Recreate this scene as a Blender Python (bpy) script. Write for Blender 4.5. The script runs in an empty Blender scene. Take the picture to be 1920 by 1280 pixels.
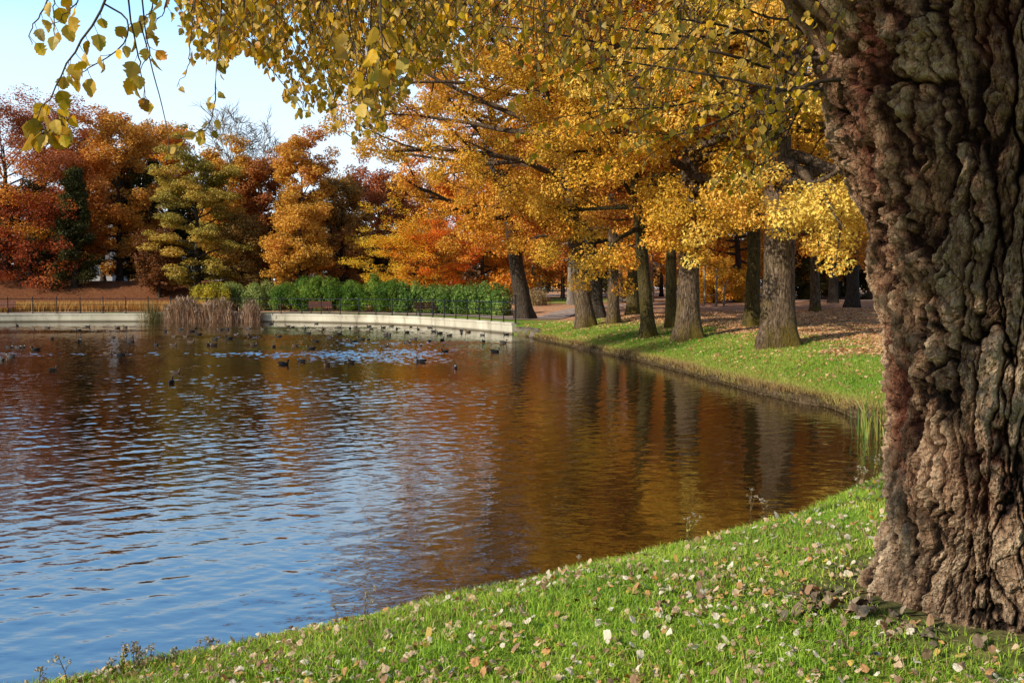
import bpy, math, random
import numpy as np
from mathutils import Vector

PI = math.pi
scene = bpy.context.scene
COL = scene.collection
R0 = np.random.default_rng(7)

# ------------------------------------------------------------------ camera
F = 1867.0                       # focal length in photo pixels (35 mm lens, 1920 px wide)
CAM = np.array([0.0, 0.0, 2.6])
TH = math.atan(100.0 / F)        # pitch: horizon at photo row 540

cam_data = bpy.data.cameras.new('camera')
cam_data.sensor_width = 36.0
cam_data.lens = 36.0 * F / 1920.0
cam_data.clip_start = 0.05
cam_data.clip_end = 3000.0
cam = bpy.data.objects.new('camera', cam_data)
COL.objects.link(cam)
cam.location = CAM
cam.rotation_euler = (PI / 2 - TH, 0, 0)
scene.camera = cam


def ray(px, py):
    f = np.array([0, math.cos(TH), -math.sin(TH)])
    u = np.array([0, math.sin(TH), math.cos(TH)])
    r = np.array([1.0, 0, 0])
    return f * F + r * (px - 960) - u * (py - 640)


def at(px, py, Y):
    d = ray(px, py)
    return CAM + d * (Y / d[1])


# ------------------------------------------------------------------ noise
_rp = np.random.default_rng(11)
PERM = np.concatenate([_rp.permutation(256)] * 3).astype(np.int64)
GRAD = _rp.normal(size=(256, 3))
GRAD /= np.linalg.norm(GRAD, axis=1)[:, None]
CELL = _rp.random(size=(256, 3))


def perlin(p):
    p = np.asarray(p, float)
    i = np.floor(p).astype(np.int64)
    f = p - i
    w = f * f * f * (f * (f * 6 - 15) + 10)
    out = 0
    for dx in (0, 1):
        for dy in (0, 1):
            for dz in (0, 1):
                h = PERM[PERM[PERM[(i[:, 0] + dx) & 255] + ((i[:, 1] + dy) & 255)] + ((i[:, 2] + dz) & 255)]
                g = GRAD[h]
                v = g[:, 0] * (f[:, 0] - dx) + g[:, 1] * (f[:, 1] - dy) + g[:, 2] * (f[:, 2] - dz)
                wx = w[:, 0] if dx else 1 - w[:, 0]
                wy = w[:, 1] if dy else 1 - w[:, 1]
                wz = w[:, 2] if dz else 1 - w[:, 2]
                out = out + v * wx * wy * wz
    return out * 1.5


def fbm(p, octaves=4, gain=0.5):
    a, s, t = 1.0, 0, np.array(p, float)
    for k in range(octaves):
        s = s + a * perlin(t + 13.7 * k)
        t = t * 2.03
        a *= gain
    return s


def worley(p):
    i = np.floor(p).astype(np.int64)
    f = p - i
    f1 = np.full(len(p), 9.0)
    f2 = np.full(len(p), 9.0)
    cid = np.zeros(len(p))
    for dx in (-1, 0, 1):
        for dy in (-1, 0, 1):
            for dz in (-1, 0, 1):
                h = PERM[PERM[PERM[(i[:, 0] + dx) & 255] + ((i[:, 1] + dy) & 255)] + ((i[:, 2] + dz) & 255)]
                c = CELL[h] + np.array([dx, dy, dz])
                d = np.sqrt(((c - f) ** 2).sum(1))
                m = d < f1
                f2 = np.where(m, f1, np.minimum(f2, d))
                cid = np.where(m, h / 255.0, cid)
                f1 = np.where(m, d, f1)
    return f1, f2, cid


def sstep(a, b, x):
    t = np.clip((x - a) / (b - a), 0, 1)
    return t * t * (3 - 2 * t)


# ------------------------------------------------------------------ mesh helpers
def mesh_np(name, verts, faces, mat=None, fcol=None, vcol=None, smooth=False):
    """verts (N,3); faces (M,k) array or list of such arrays"""
    me = bpy.data.meshes.new(name)
    if not isinstance(faces, list):
        faces = [faces]
    faces = [np.asarray(f, np.int32) for f in faces if len(f)]
    n = sum(len(f) for f in faces)
    me.vertices.add(len(verts))
    me.vertices.foreach_set('co', np.asarray(verts, np.float32).ravel())
    tot = np.concatenate([np.full(len(f), f.shape[1], np.int32) for f in faces])
    me.loops.add(int(tot.sum()))
    me.loops.foreach_set('vertex_index', np.concatenate([f.ravel() for f in faces]))
    me.polygons.add(n)
    st = np.zeros(n, np.int32)
    st[1:] = np.cumsum(tot)[:-1]
    me.polygons.foreach_set('loop_start', st)
    me.polygons.foreach_set('use_smooth', np.full(n, bool(smooth)))
    if fcol is not None:
        a = me.attributes.new('tint', 'FLOAT_COLOR', 'FACE')
        c = np.ones((n, 4), np.float32)
        c[:, :3] = fcol
        a.data.foreach_set('color', c.ravel())
    if vcol is not None:
        a = me.attributes.new('tint', 'FLOAT_COLOR', 'POINT')
        c = np.ones((len(verts), 4), np.float32)
        c[:, :3] = vcol
        a.data.foreach_set('color', c.ravel())
    me.update(calc_edges=True)
    if mat:
        me.materials.append(mat)
    return me


def link(name, me, parent=None, loc=None):
    o = bpy.data.objects.new(name, me)
    COL.objects.link(o)
    if parent is not None:
        o.parent = parent
    if loc is not None:
        o.location = loc
    return o


def tag(o, label, cat, group=None, kind=None):
    o['label'] = label
    o['category'] = cat
    if group:
        o['group'] = group
    if kind:
        o['kind'] = kind
    return o


def structure(o):
    o['kind'] = 'structure'
    return o


def empty(name, loc, rz=0.0):
    o = bpy.data.objects.new(name, None)
    COL.objects.link(o)
    o.location = loc
    o.rotation_euler = (0, 0, rz)
    o.empty_display_size = 0.2
    return o


class Geo:
    """collects quads / tris with face colours"""
    def __init__(self):
        self.v, self.q, self.t, self.cq, self.ct, self.n = [], [], [], [], [], 0

    def add(self, v, q=None, t=None, col=(1, 1, 1)):
        v = np.asarray(v, float)
        self.v.append(v)
        if q is not None and len(q):
            q = np.asarray(q, int)
            self.q.append(q + self.n)
            self.cq.append(np.broadcast_to(np.asarray(col, float), (len(q), 3)) if np.ndim(col) == 1 else col)
        if t is not None and len(t):
            t = np.asarray(t, int)
            self.t.append(t + self.n)
            self.ct.append(np.broadcast_to(np.asarray(col, float), (len(t), 3)) if np.ndim(col) == 1 else col)
        self.n += len(v)

    def box(self, c, s, rz=0.0, col=(1, 1, 1)):
        x, y, z = s[0] / 2, s[1] / 2, s[2] / 2
        v = np.array([[-x, -y, -z], [x, -y, -z], [x, y, -z], [-x, y, -z], [-x, -y, z], [x, -y, z], [x, y, z], [-x, y, z]])
        ca, sa = math.cos(rz), math.sin(rz)
        v = np.stack([v[:, 0] * ca - v[:, 1] * sa, v[:, 0] * sa + v[:, 1] * ca, v[:, 2]], 1) + np.asarray(c)
        self.add(v, [[3, 2, 1, 0], [4, 5, 6, 7], [0, 1, 5, 4], [1, 2, 6, 5], [2, 3, 7, 6], [3, 0, 4, 7]], col=col)

    def tube(self, pts, rad, sides=6, col=(1, 1, 1), sq=(1, 1)):
        v, q = sweep(pts, rad, sides, sq)
        self.add(v, q, col=col)

    def mesh(self, name, mat, smooth=False):
        fs, cs = [], []
        if self.q:
            fs.append(np.concatenate(self.q)); cs.append(np.concatenate(self.cq))
        if self.t:
            fs.append(np.concatenate(self.t)); cs.append(np.concatenate(self.ct))
        return mesh_np(name, np.concatenate(self.v), fs, mat, fcol=np.concatenate(cs), smooth=smooth)


def sweep(pts, rad, sides=6, sq=(1, 1)):
    pts = np.asarray(pts, float)
    rad = np.broadcast_to(np.asarray(rad, float), (len(pts),))
    t = np.gradient(pts, axis=0)
    t /= np.linalg.norm(t, axis=1)[:, None] + 1e-9
    ref = np.array([0, 0, 1.0]) if abs(t[:, 2]).mean() < 0.8 else np.array([1.0, 0, 0])
    a = np.cross(t, ref)
    a /= np.linalg.norm(a, axis=1)[:, None] + 1e-9
    b = np.cross(a, t)
    th = np.arange(sides) * 2 * PI / sides
    v = pts[:, None, :] + rad[:, None, None] * (np.cos(th)[None, :, None] * a[:, None, :] * sq[0] + np.sin(th)[None, :, None] * b[:, None, :] * sq[1])
    v = v.reshape(-1, 3)
    n = len(pts)
    i, j = np.meshgrid(np.arange(n - 1), np.arange(sides), indexing='ij')
    j2 = (j + 1) % sides
    q = np.stack([i * sides + j, i * sides + j2, (i + 1) * sides + j2, (i + 1) * sides + j], -1).reshape(-1, 4)
    return v, q


def grid_quads(nr, nc, wrap=False):
    i, j = np.meshgrid(np.arange(nr - 1), np.arange(nc if wrap else nc - 1), indexing='ij')
    j2 = (j + 1) % nc
    return np.stack([i * nc + j, i * nc + j2, (i + 1) * nc + j2, (i + 1) * nc + j], -1).reshape(-1, 4)


def smooth_path(pts, n):
    """Catmull-Rom resample"""
    p = np.asarray(pts, float)
    p = np.vstack([2 * p[0] - p[1], p, 2 * p[-1] - p[-2]])
    m = len(p) - 3
    u = np.linspace(0, m - 1e-6, n)
    k = u.astype(int)
    f = (u - k)[:, None]
    a, b, c, d = p[k], p[k + 1], p[k + 2], p[k + 3]
    return 0.5 * (2 * b + (c - a) * f + (2 * a - 5 * b + 4 * c - d) * f ** 2 + (3 * b - a - 3 * c + d) * f ** 3)


# ------------------------------------------------------------------ materials
def new_mat(name):
    m = bpy.data.materials.new(name)
    m.use_nodes = True
    nt = m.node_tree
    nt.nodes.clear()
    out = nt.nodes.new('ShaderNodeOutputMaterial')
    return m, nt, out


def N(nt, kind, **kw):
    n = nt.nodes.new(kind)
    for k, v in kw.items():
        if k.startswith('in_'):
            key = k[3:]
            key = int(key) if key.isdigit() else key.replace('_', ' ')
            n.inputs[key].default_value = v
        else:
            setattr(n, k, v)
    return n


def ramp(nt, fac, stops):
    n = nt.nodes.new('ShaderNodeValToRGB')
    e = n.color_ramp.elements
    while len(e) < len(stops):
        e.new(0.5)
    for k, (p, c) in enumerate(stops):
        e[k].position = p
        e[k].color = (*c, 1) if len(c) == 3 else c
    nt.links.new(fac, n.inputs[0])
    return n


def noise(nt, scale, detail=4, rough=0.55, vec=None, dist=0.0):
    n = nt.nodes.new('ShaderNodeTexNoise')
    n.inputs['Scale'].default_value = scale
    n.inputs['Detail'].default_value = detail
    n.inputs['Roughness'].default_value = rough
    n.inputs['Distortion'].default_value = dist
    if vec is not None:
        nt.links.new(vec, n.inputs['Vector'])
    return n


def mixc(nt, fac, a, b, mode='MIX'):
    n = nt.nodes.new('ShaderNodeMix')
    n.data_type = 'RGBA'
    n.blend_type = mode
    for s, v in ((n.inputs[0], fac), (n.inputs[6], a), (n.inputs[7], b)):
        if hasattr(v, 'is_output'):
            nt.links.new(v, s)
        else:
            s.default_value = (*v, 1) if isinstance(v, tuple) and len(v) == 3 else v
    return n.outputs[2]


def mapping(nt, scale, coord='Object'):
    tc = nt.nodes.new('ShaderNodeTexCoord')
    mp = nt.nodes.new('ShaderNodeMapping')
    mp.inputs['Scale'].default_value = scale
    nt.links.new(tc.outputs[coord], mp.inputs['Vector'])
    return mp.outputs[0]


def leaf_material(name, trans=0.35, back=None, rough=0.5, spec=0.25, gain=1.0):
    m, nt, out = new_mat(name)
    at_ = N(nt, 'ShaderNodeAttribute', attribute_name='tint')
    col = at_.outputs['Color']
    if back is not None:
        g = nt.nodes.new('ShaderNodeNewGeometry')
        col = mixc(nt, g.outputs['Backfacing'], col, mixc(nt, back[1], col, back[0]))
    p = N(nt, 'ShaderNodeBsdfPrincipled')
    p.inputs['Roughness'].default_value = rough
    p.inputs['Specular IOR Level'].default_value = spec
    nt.links.new(col, p.inputs['Base Color'])
    t = N(nt, 'ShaderNodeBsdfTranslucent')
    nt.links.new(mixc(nt, 1.0, col, (1.0, 0.88, 0.5), 'MULTIPLY'), t.inputs['Color'])
    mx = N(nt, 'ShaderNodeMixShader')
    mx.inputs[0].default_value = trans
    nt.links.new(p.outputs[0], mx.inputs[1])
    nt.links.new(t.outputs[0], mx.inputs[2])
    nt.links.new(mx.outputs[0], out.inputs[0])
    return m


def bark_material(name, dark, mid, light, moss=None, scale=1.0):
    m, nt, out = new_mat(name)
    v = mapping(nt, (9 * scale, 9 * scale, 2.3 * scale))
    n1 = noise(nt, 2.0, 6, 0.65, v, 0.6)
    v2 = mapping(nt, (1, 1, 0.5))
    n2 = noise(nt, 1.2, 3, 0.5, v2)
    r1 = ramp(nt, n1.outputs['Fac'], [(0.36, dark), (0.5, mid), (0.66, light)])
    col = mixc(nt, n2.outputs['Fac'], r1.outputs[0], tuple(c * 0.55 for c in mid), 'MIX')
    col = mixc(nt, 0.55, r1.outputs[0], col)
    if moss:
        tc = nt.nodes.new('ShaderNodeTexCoord')
        sp = nt.nodes.new('ShaderNodeSeparateXYZ')
        nt.links.new(tc.outputs['Object'], sp.inputs[0])
        hz = N(nt, 'ShaderNodeMapRange')
        hz.inputs['From Min'].default_value = 0.0
        hz.inputs['From Max'].default_value = 3.2
        hz.inputs['To Min'].default_value = 1.0
        hz.inputs['To Max'].default_value = 0.0
        nt.links.new(sp.outputs[2], hz.inputs['Value'])
        n3 = noise(nt, 0.9, 4, 0.6, mapping(nt, (1, 1, 0.8)))
        r3 = ramp(nt, n3.outputs['Fac'], [(0.42, (0, 0, 0)), (0.62, (1, 1, 1))])
        mm = N(nt, 'ShaderNodeMath', operation='MULTIPLY')
        nt.links.new(hz.outputs[0], mm.inputs[0])
        nt.links.new(r3.outputs[0], mm.inputs[1])
        col = mixc(nt, mm.outputs[0], col, mixc(nt, n1.outputs['Fac'], tuple(c * 0.25 for c in moss), moss))
    p = N(nt, 'ShaderNodeBsdfPrincipled')
    p.inputs['Roughness'].default_value = 0.9
    p.inputs['Specular IOR Level'].default_value = 0.15
    nt.links.new(col, p.inputs['Base Color'])
    bp = N(nt, 'ShaderNodeBump')
    bp.inputs['Strength'].default_value = 1.0
    bp.inputs['Distance'].default_value = 0.12
    nt.links.new(n1.outputs['Fac'], bp.inputs['Height'])
    nt.links.new(bp.outputs[0], p.inputs['Normal'])
    nt.links.new(p.outputs[0], out.inputs[0])
    return m


def plain(name, col, rough=0.7, var=0.3, scale=4.0, metal=0.0, bump=0.0, stretch=(1, 1, 1)):
    m, nt, out = new_mat(name)
    n = noise(nt, scale, 5, 0.6, mapping(nt, stretch))
    lo = tuple(c * (1 - var) for c in col)
    hi = tuple(min(1, c * (1 + var)) for c in col)
    r = ramp(nt, n.outputs['Fac'], [(0.3, lo), (0.7, hi)])
    p = N(nt, 'ShaderNodeBsdfPrincipled')
    p.inputs['Roughness'].default_value = rough
    p.inputs['Metallic'].default_value = metal
    p.inputs['Specular IOR Level'].default_value = 0.3
    nt.links.new(r.outputs[0], p.inputs['Base Color'])
    if bump:
        b = N(nt, 'ShaderNodeBump')
        b.inputs['Strength'].default_value = 0.8
        b.inputs['Distance'].default_value = bump
        nt.links.new(n.outputs['Fac'], b.inputs['Height'])
        nt.links.new(b.outputs[0], p.inputs['Normal'])
    nt.links.new(p.outputs[0], out.inputs[0])
    return m


def tint_material(name, rough=0.7, spec=0.2):
    m, nt, out = new_mat(name)
    a = N(nt, 'ShaderNodeAttribute', attribute_name='tint')
    n = noise(nt, 14.0, 4, 0.6, mapping(nt, (1, 1, 1)))
    r = ramp(nt, n.outputs['Fac'], [(0.3, (0.7, 0.7, 0.7)), (0.7, (1.15, 1.15, 1.15))])
    p = N(nt, 'ShaderNodeBsdfPrincipled')
    p.inputs['Roughness'].default_value = rough
    p.inputs['Specular IOR Level'].default_value = spec
    nt.links.new(mixc(nt, 1.0, a.outputs['Color'], r.outputs[0], 'MULTIPLY'), p.inputs['Base Color'])
    nt.links.new(p.outputs[0], out.inputs[0])
    return m


M_LEAF = leaf_material('autumn_leaves', 0.24)
M_FAR = leaf_material('far_autumn_leaves', 0.32)
M_POPLAR = leaf_material('poplar_leaves', 0.4, back=((0.66, 0.52, 0.22), 0.3), rough=0.42, spec=0.25)
M_DRY = leaf_material('dry_fallen_leaves', 0.2, back=((0.5, 0.42, 0.3), 0.25), rough=0.65, spec=0.2)
M_GRASS = leaf_material('grass_blades', 0.28, rough=0.45, spec=0.3)
M_REED = leaf_material('reed_stems', 0.3, rough=0.6, spec=0.2)
M_OAK = bark_material('oak_bark', (0.022, 0.013, 0.008), (0.15, 0.098, 0.062), (0.36, 0.26, 0.18), moss=(0.22, 0.155, 0.03))
M_OAKM = bark_material('mossy_oak_bark', (0.025, 0.018, 0.007), (0.10, 0.075, 0.03), (0.19, 0.145, 0.06), moss=(0.24, 0.175, 0.025))
M_DARKBARK = bark_material('dark_bark', (0.02, 0.015, 0.011), (0.075, 0.055, 0.04), (0.14, 0.11, 0.085))
M_PALEBARK = bark_material('pale_bark', (0.12, 0.1, 0.08), (0.30, 0.25, 0.20), (0.45, 0.4, 0.33))
M_TWIG = plain('twig_bark', (0.065, 0.04, 0.03), 0.7, 0.3, 20)
M_CONCRETE = None

# ------------------------------------------------------------------ sky and sun
SUN_DIR = np.array([-0.84, -0.54, 0.0])
SUN_DIR /= np.linalg.norm(SUN_DIR)
ELEV = math.radians(28.5)
to_sun = np.array([SUN_DIR[0] * math.cos(ELEV), SUN_DIR[1] * math.cos(ELEV), math.sin(ELEV)])
w = bpy.data.worlds.new('World')
scene.world = w
w.use_nodes = True
wn = w.node_tree
wn.nodes.clear()
wo = wn.nodes.new('ShaderNodeOutputWorld')
bg = wn.nodes.new('ShaderNodeBackground')
sky = wn.nodes.new('ShaderNodeTexSky')
sky.sky_type = 'NISHITA'
sky.sun_disc = False
sky.sun_elevation = ELEV
sky.sun_rotation = math.atan2(to_sun[0], to_sun[1])
sky.air_density = 1.0
sky.dust_density = 0.25
sky.ozone_density = 1.6
bg.inputs['Strength'].default_value = 0.15
blue = mixc(wn, 1.0, sky.outputs[0], (0.75, 0.75, 0.72), 'MULTIPLY')
wtc = wn.nodes.new('ShaderNodeTexCoord')
wsp = wn.nodes.new('ShaderNodeSeparateXYZ')
wn.links.new(wtc.outputs['Generated'], wsp.inputs[0])
haze = ramp(wn, wsp.outputs[2], [(0.0, (0.85, 0.85, 0.85)), (0.2, (0.88, 0.88, 0.88)), (0.40, (0.88, 0.88, 0.88)), (0.52, (0.45, 0.45, 0.45)), (0.66, (0.0, 0.0, 0.0))])
band = ramp(wn, wsp.outputs[2], [(0.0, (0.64, 0.72, 0.78)), (0.14, (0.58, 0.71, 0.82)), (0.22, (0.48, 0.70, 0.92)), (0.29, (0.24, 0.58, 1.0)), (0.5, (0.12, 0.44, 1.0))])
front = N(wn, 'ShaderNodeMapRange')                       # pale band kept ahead, dimmed behind the camera to weaken the fill light
front.inputs['From Min'].default_value = -0.15; front.inputs['From Max'].default_value = 0.55
front.inputs['To Min'].default_value = 0.12; front.inputs['To Max'].default_value = 1.0
wn.links.new(wsp.outputs[1], front.inputs['Value'])
hz_f = N(wn, 'ShaderNodeMath', operation='MULTIPLY')
wn.links.new(haze.outputs[0], hz_f.inputs[0]); wn.links.new(front.outputs[0], hz_f.inputs[1])
wn.links.new(mixc(wn, hz_f.outputs[0], blue, mixc(wn, 1.0, band.outputs[0], (11.8, 11.6, 11.6), 'MULTIPLY')), bg.inputs[0])
wn.links.new(bg.outputs[0], wo.inputs[0])

sl = bpy.data.lights.new('sun', 'SUN')
sl.energy = 5.0
sl.angle = math.radians(0.53)
sl.color = (1.0, 0.93, 0.77)
so = bpy.data.objects.new('sun', sl)
COL.objects.link(so)
so.location = (-20, -25, 30)
so.rotation_euler = Vector(to_sun).to_track_quat('Z', 'Y').to_euler()

scene.view_settings.view_transform = 'Standard'
scene.view_settings.look = 'None'
scene.view_settings.exposure = 0.0
scene.render.engine = 'CYCLES'
scene.cycles.use_denoising = True
scene.cycles.max_bounces = 8
scene.cycles.diffuse_bounces = 3
scene.cycles.glossy_bounces = 3
scene.cycles.transmission_bounces = 4

# ------------------------------------------------------------------ pond outline and terrain
lip = np.array([[-4.9, 2.55], [-2.2, 4.78], [-1.05, 5.6], [0.12, 6.5], [1.27, 7.39], [2.43, 8.4], [3.62, 9.95], [5.5, 12.2]])
lip = lip + np.array([-0.28, 0.30])
shore_pts = np.vstack([
    [[-47, 62], [-44.5, 48], [-38, 30], [-28, 12.5], [-19.5, 1.5], [-13.5, -3.0], [-8.3, -1.0]], lip,
    [[6.7, 14.6], [7.2, 17.4], [6.9, 20.2], [6.86, 21.8], [6.2, 24.0], [5.4, 29.4], [4.63, 34.7], [3.5, 40.1], [1.6, 48.5], [0.0, 56.0],
     [-5.8, 67.4], [-10, 72.2], [-14.4, 74.9], [-19, 76.4], [-28, 77], [-38, 76.4], [-44.5, 72.5], [-47, 62]]])
dense = smooth_path(shore_pts, 6000)
seg = np.linalg.norm(np.diff(dense, axis=0), axis=1)
arc = np.concatenate([[0], np.cumsum(seg)])
mid = 0.5 * (dense[1:] + dense[:-1])
dist_cam = np.linalg.norm(mid, axis=1)
step = np.clip(dist_cam * 0.009, 0.05, 0.7)
step = np.where((mid[:, 1] < 2) & (mid[:, 0] < -6), 2.0, step)
step = np.where(mid[:, 0] < -45, 3.0, step)
den = np.concatenate([[0], np.cumsum(seg / step)])
ns = int(den[-1])
s_arc = np.interp(np.linspace(0, den[-1], ns), den, arc)
SH = np.stack([np.interp(s_arc, arc, dense[:, 0]), np.interp(s_arc, arc, dense[:, 1])], 1)
tan = np.stack([np.gradient(np.interp(arc, arc, dense[:, 0]), arc), np.gradient(dense[:, 1], arc)], 1)
k = np.ones(61) / 61
tan = np.stack([np.convolve(np.pad(tan[:, c], 30, mode='edge'), k, 'valid') for c in (0, 1)], 1)
TX = np.stack([np.interp(s_arc, arc, tan[:, 0]), np.interp(s_arc, arc, tan[:, 1])], 1)
TX /= np.linalg.norm(TX, axis=1)[:, None]
NRM = np.stack([TX[:, 1], -TX[:, 0]], 1)       # outward


def nearest_d(x, y):
    """distance outward from the pond edge (negative inside)"""
    x = np.atleast_1d(x).astype(float)
    y = np.atleast_1d(y).astype(float)
    out = np.zeros(len(x))
    for a in range(0, len(x), 4000):
        b = slice(a, a + 4000)
        dx = x[b, None] - SH[None, :, 0]
        dy = y[b, None] - SH[None, :, 1]
        d2 = dx * dx + dy * dy
        j = d2.argmin(1)
        r = np.arange(len(j))
        sgn = np.sign(dx[r, j] * NRM[j, 0] + dy[r, j] * NRM[j, 1])
        out[b] = np.sqrt(d2[r, j]) * np.where(sgn == 0, 1, sgn)
    return out


def wall_weight(x, y):
    return sstep(54.5, 56.5, y - 0.35 * x)


def height(x, y, d):
    x = np.asarray(x, float); y = np.asarray(y, float); d = np.asarray(d, float)
    P3 = np.stack([x, y, np.zeros_like(x)], 1)
    n_lo = perlin(P3 * 0.11)
    n_md = perlin(P3 * 0.55 + 5.1)
    n_hi = perlin(P3 * 2.3 + 9.4)
    wn_ = 1 - sstep(11.0, 19.0, y)
    ww = wall_weight(x, y) * (1 - sstep(2.0, 12.0, x))
    dd = np.maximum(d, 0)
    # near bank: steep convex lip
    jag = 0.10 * n_hi + 0.12 * n_md
    zn = 0.16 + 0.62 * (1 - np.exp(-dd / 0.33)) + 0.34 * (1 - np.exp(-dd / 3.0)) + sstep(0.2, 1.2, dd) * (0.03 * n_hi + 0.05 * n_md)
    zr = 0.15 + 1.05 * (1 - np.exp(-dd / 3.4)) + 0.25 * sstep(10, 45, dd) + sstep(0.3, 2.0, dd) * (0.03 * n_hi + 0.07 * n_md)
    left = 1 - sstep(-24.0, -14.0, x)
    zw = 0.60 + left * 2.7 * sstep(9.0, 20.0, dd) + (1 - left) * (0.55 * sstep(5, 16, dd)) + 0.03 * n_md
    z = zn * wn_ + (1 - wn_) * (zr * (1 - ww) + zw * ww)
    z = z + sstep(45, 140, dd) * (0.7 + 0.4 * n_lo) + sstep(14, 40, dd) * 0.12 * n_lo
    # drop into the water
    e0 = -0.02 + jag * 0.6 * (1 - ww)
    k_ = sstep(-0.05, 0.09, d - np.where(ww > 0.5, 0.12, 0) - e0)
    zb = -0.25 - 0.5 * sstep(0, 2.0, -d)
    return zb + (z - zb) * k_


def gz(x, y):
    x = np.atleast_1d(np.asarray(x, float)); y = np.atleast_1d(np.asarray(y, float))
    return height(x, y, nearest_d(x, y))


def hit(px, py):
    """where a photo pixel's ray meets the terrain"""
    d = ray(px, py)
    t = np.geomspace(2.5, 260, 1400) / d[1]
    P = CAM + d[None, :] * t[:, None]
    h = np.maximum(gz(P[:, 0], P[:, 1]), 0)
    k_ = np.argmax(P[:, 2] < h)
    return P[k_] if P[k_, 2] < h[k_] else P[-1]


rows = np.concatenate([[-3.0, -1.5, -0.8, -0.4], np.arange(-0.2, 0.6, 0.035), np.arange(0.6, 2.5, 0.07), np.arange(2.5, 9, 0.16),
                       np.geomspace(9, 700, 110)])
nd = len(rows)
XY = SH[:, None, :] + NRM[:, None, :] * rows[None, :, None]
gx, gy = XY[..., 0].ravel(), XY[..., 1].ravel()
gd = np.tile(rows, ns)
gzv = height(gx, gy, gd)
TV = np.stack([gx, gy, gzv], 1)
TGRID = TV.reshape(ns, nd, 3)


def litter_amount(x, y, d):
    P3 = np.stack([x, y, np.zeros_like(x)], 1)
    n = fbm(P3 * 0.35 + 2.0, 3)
    right = sstep(14, 22, y) * sstep(-1.0, 3.0, x + 0.1 * (y - 50))
    lit = right * sstep(2.8, 6.0, d + 1.8 * n)
    behind = wall_weight(x, y) * (1 - sstep(0, 10, x))
    lit = np.maximum(lit, behind * sstep(4.5, 9.0, d + 1.5 * n))
    lit = np.maximum(lit, (1 - sstep(-24, -14, x)) * sstep(20, 50, y) * sstep(7.5, 10.0, d))
    lawn = np.exp(-(((x - 6.5) / 6.0) ** 2 + ((y - 112) / 22.0) ** 2) ** 2)
    return lit * (1 - lawn)


lit = litter_amount(gx, gy, gd)
soil = (1 - sstep(0.02, 0.30, gd + 0.18 * perlin(np.stack([gx, gy, gzv], 1) * 1.7))) * (1 - wall_weight(gx, gy))
# bare earth round the big trunk
TRUNK = np.array([2.66, 5.15])
rt = np.hypot(gx - TRUNK[0], gy - TRUNK[1])
bare = 1 - sstep(0.8, 1.5, rt + 0.25 * perlin(np.stack([gx, gy, gzv], 1) * 2.1))
bare = np.maximum(bare, 0.0)
shade_bank = (1 - sstep(-24, -14, gx)) * sstep(30, 60, gy) * sstep(8.0, 9.5, gd)  # mask for shade painted into the litter colour of the far left bank
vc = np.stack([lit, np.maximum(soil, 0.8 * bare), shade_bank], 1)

mg, nt, out = new_mat('park_ground')
a = N(nt, 'ShaderNodeAttribute', attribute_name='tint')
sep = N(nt, 'ShaderNodeSeparateColor')
nt.links.new(a.outputs['Color'], sep.inputs[0])
pos = mapping(nt, (1, 1, 1))
n1 = noise(nt, 0.35, 4, 0.6, pos)
n2 = noise(nt, 9.0, 5, 0.65, pos)
g1 = ramp(nt, n1.outputs['Fac'], [(0.3, (0.14, 0.25, 0.03)), (0.55, (0.24, 0.36, 0.042)), (0.75, (0.40, 0.38, 0.07))])
g2 = ramp(nt, n2.outputs['Fac'], [(0.3, (0.55, 0.6, 0.5)), (0.7, (1.25, 1.2, 1.1))])
grass = mixc(nt, 1.0, g1.outputs[0], g2.outputs[0], 'MULTIPLY')
vo = N(nt, 'ShaderNodeTexVoronoi')
vo.inputs['Scale'].default_value = 9.0
nt.links.new(pos, vo.inputs['Vector'])
sc_ = N(nt, 'ShaderNodeSeparateColor')
nt.links.new(vo.outputs['Color'], sc_.inputs[0])
litc = ramp(nt, sc_.outputs[0], [(0.0, (0.24, 0.10, 0.05)), (0.3, (0.5, 0.23, 0.12)), (0.6, (0.7, 0.37, 0.21)), (0.85, (0.8, 0.5, 0.30)), (1.0, (0.8, 0.55, 0.22))])
litm = mixc(nt, 0.5, litc.outputs[0], mixc(nt, n2.outputs['Fac'], (0.26, 0.12, 0.065), (0.66, 0.34, 0.19)))
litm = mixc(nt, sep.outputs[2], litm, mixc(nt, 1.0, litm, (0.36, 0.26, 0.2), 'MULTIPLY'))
# break the transition up with leaf-sized noise
lm = N(nt, 'ShaderNodeMath', operation='ADD')
nt.links.new(sep.outputs[0], lm.inputs[0])
mm = N(nt, 'ShaderNodeMath', operation='MULTIPLY_ADD')
mm.inputs[1].default_value = 0.9
mm.inputs[2].default_value = -0.45
nt.links.new(sc_.outputs[1], mm.inputs[0])
nt.links.new(mm.outputs[0], lm.inputs[1])
lr = ramp(nt, lm.outputs[0], [(0.40, (0, 0, 0)), (0.52, (1, 1, 1))])
col = mixc(nt, lr.outputs[0], grass, litm)
soilc = ramp(nt, n2.outputs['Fac'], [(0.3, (0.045, 0.028, 0.016)), (0.55, (0.13, 0.085, 0.05)), (0.75, (0.24, 0.17, 0.09))])
col = mixc(nt, sep.outputs[1], col, soilc.outputs[0])
p = N(nt, 'ShaderNodeBsdfPrincipled')
p.inputs['Roughness'].default_value = 0.95
p.inputs['Specular IOR Level'].default_value = 0.1
nt.links.new(col, p.inputs['Base Color'])
bp = N(nt, 'ShaderNodeBump')
bp.inputs['Strength'].default_value = 0.7
bp.inputs['Distance'].default_value = 0.06
nt.links.new(n2.outputs['Fac'], bp.inputs['Height'])
nt.links.new(bp.outputs[0], p.inputs['Normal'])
nt.links.new(p.outputs[0], out.inputs[0])
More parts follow.
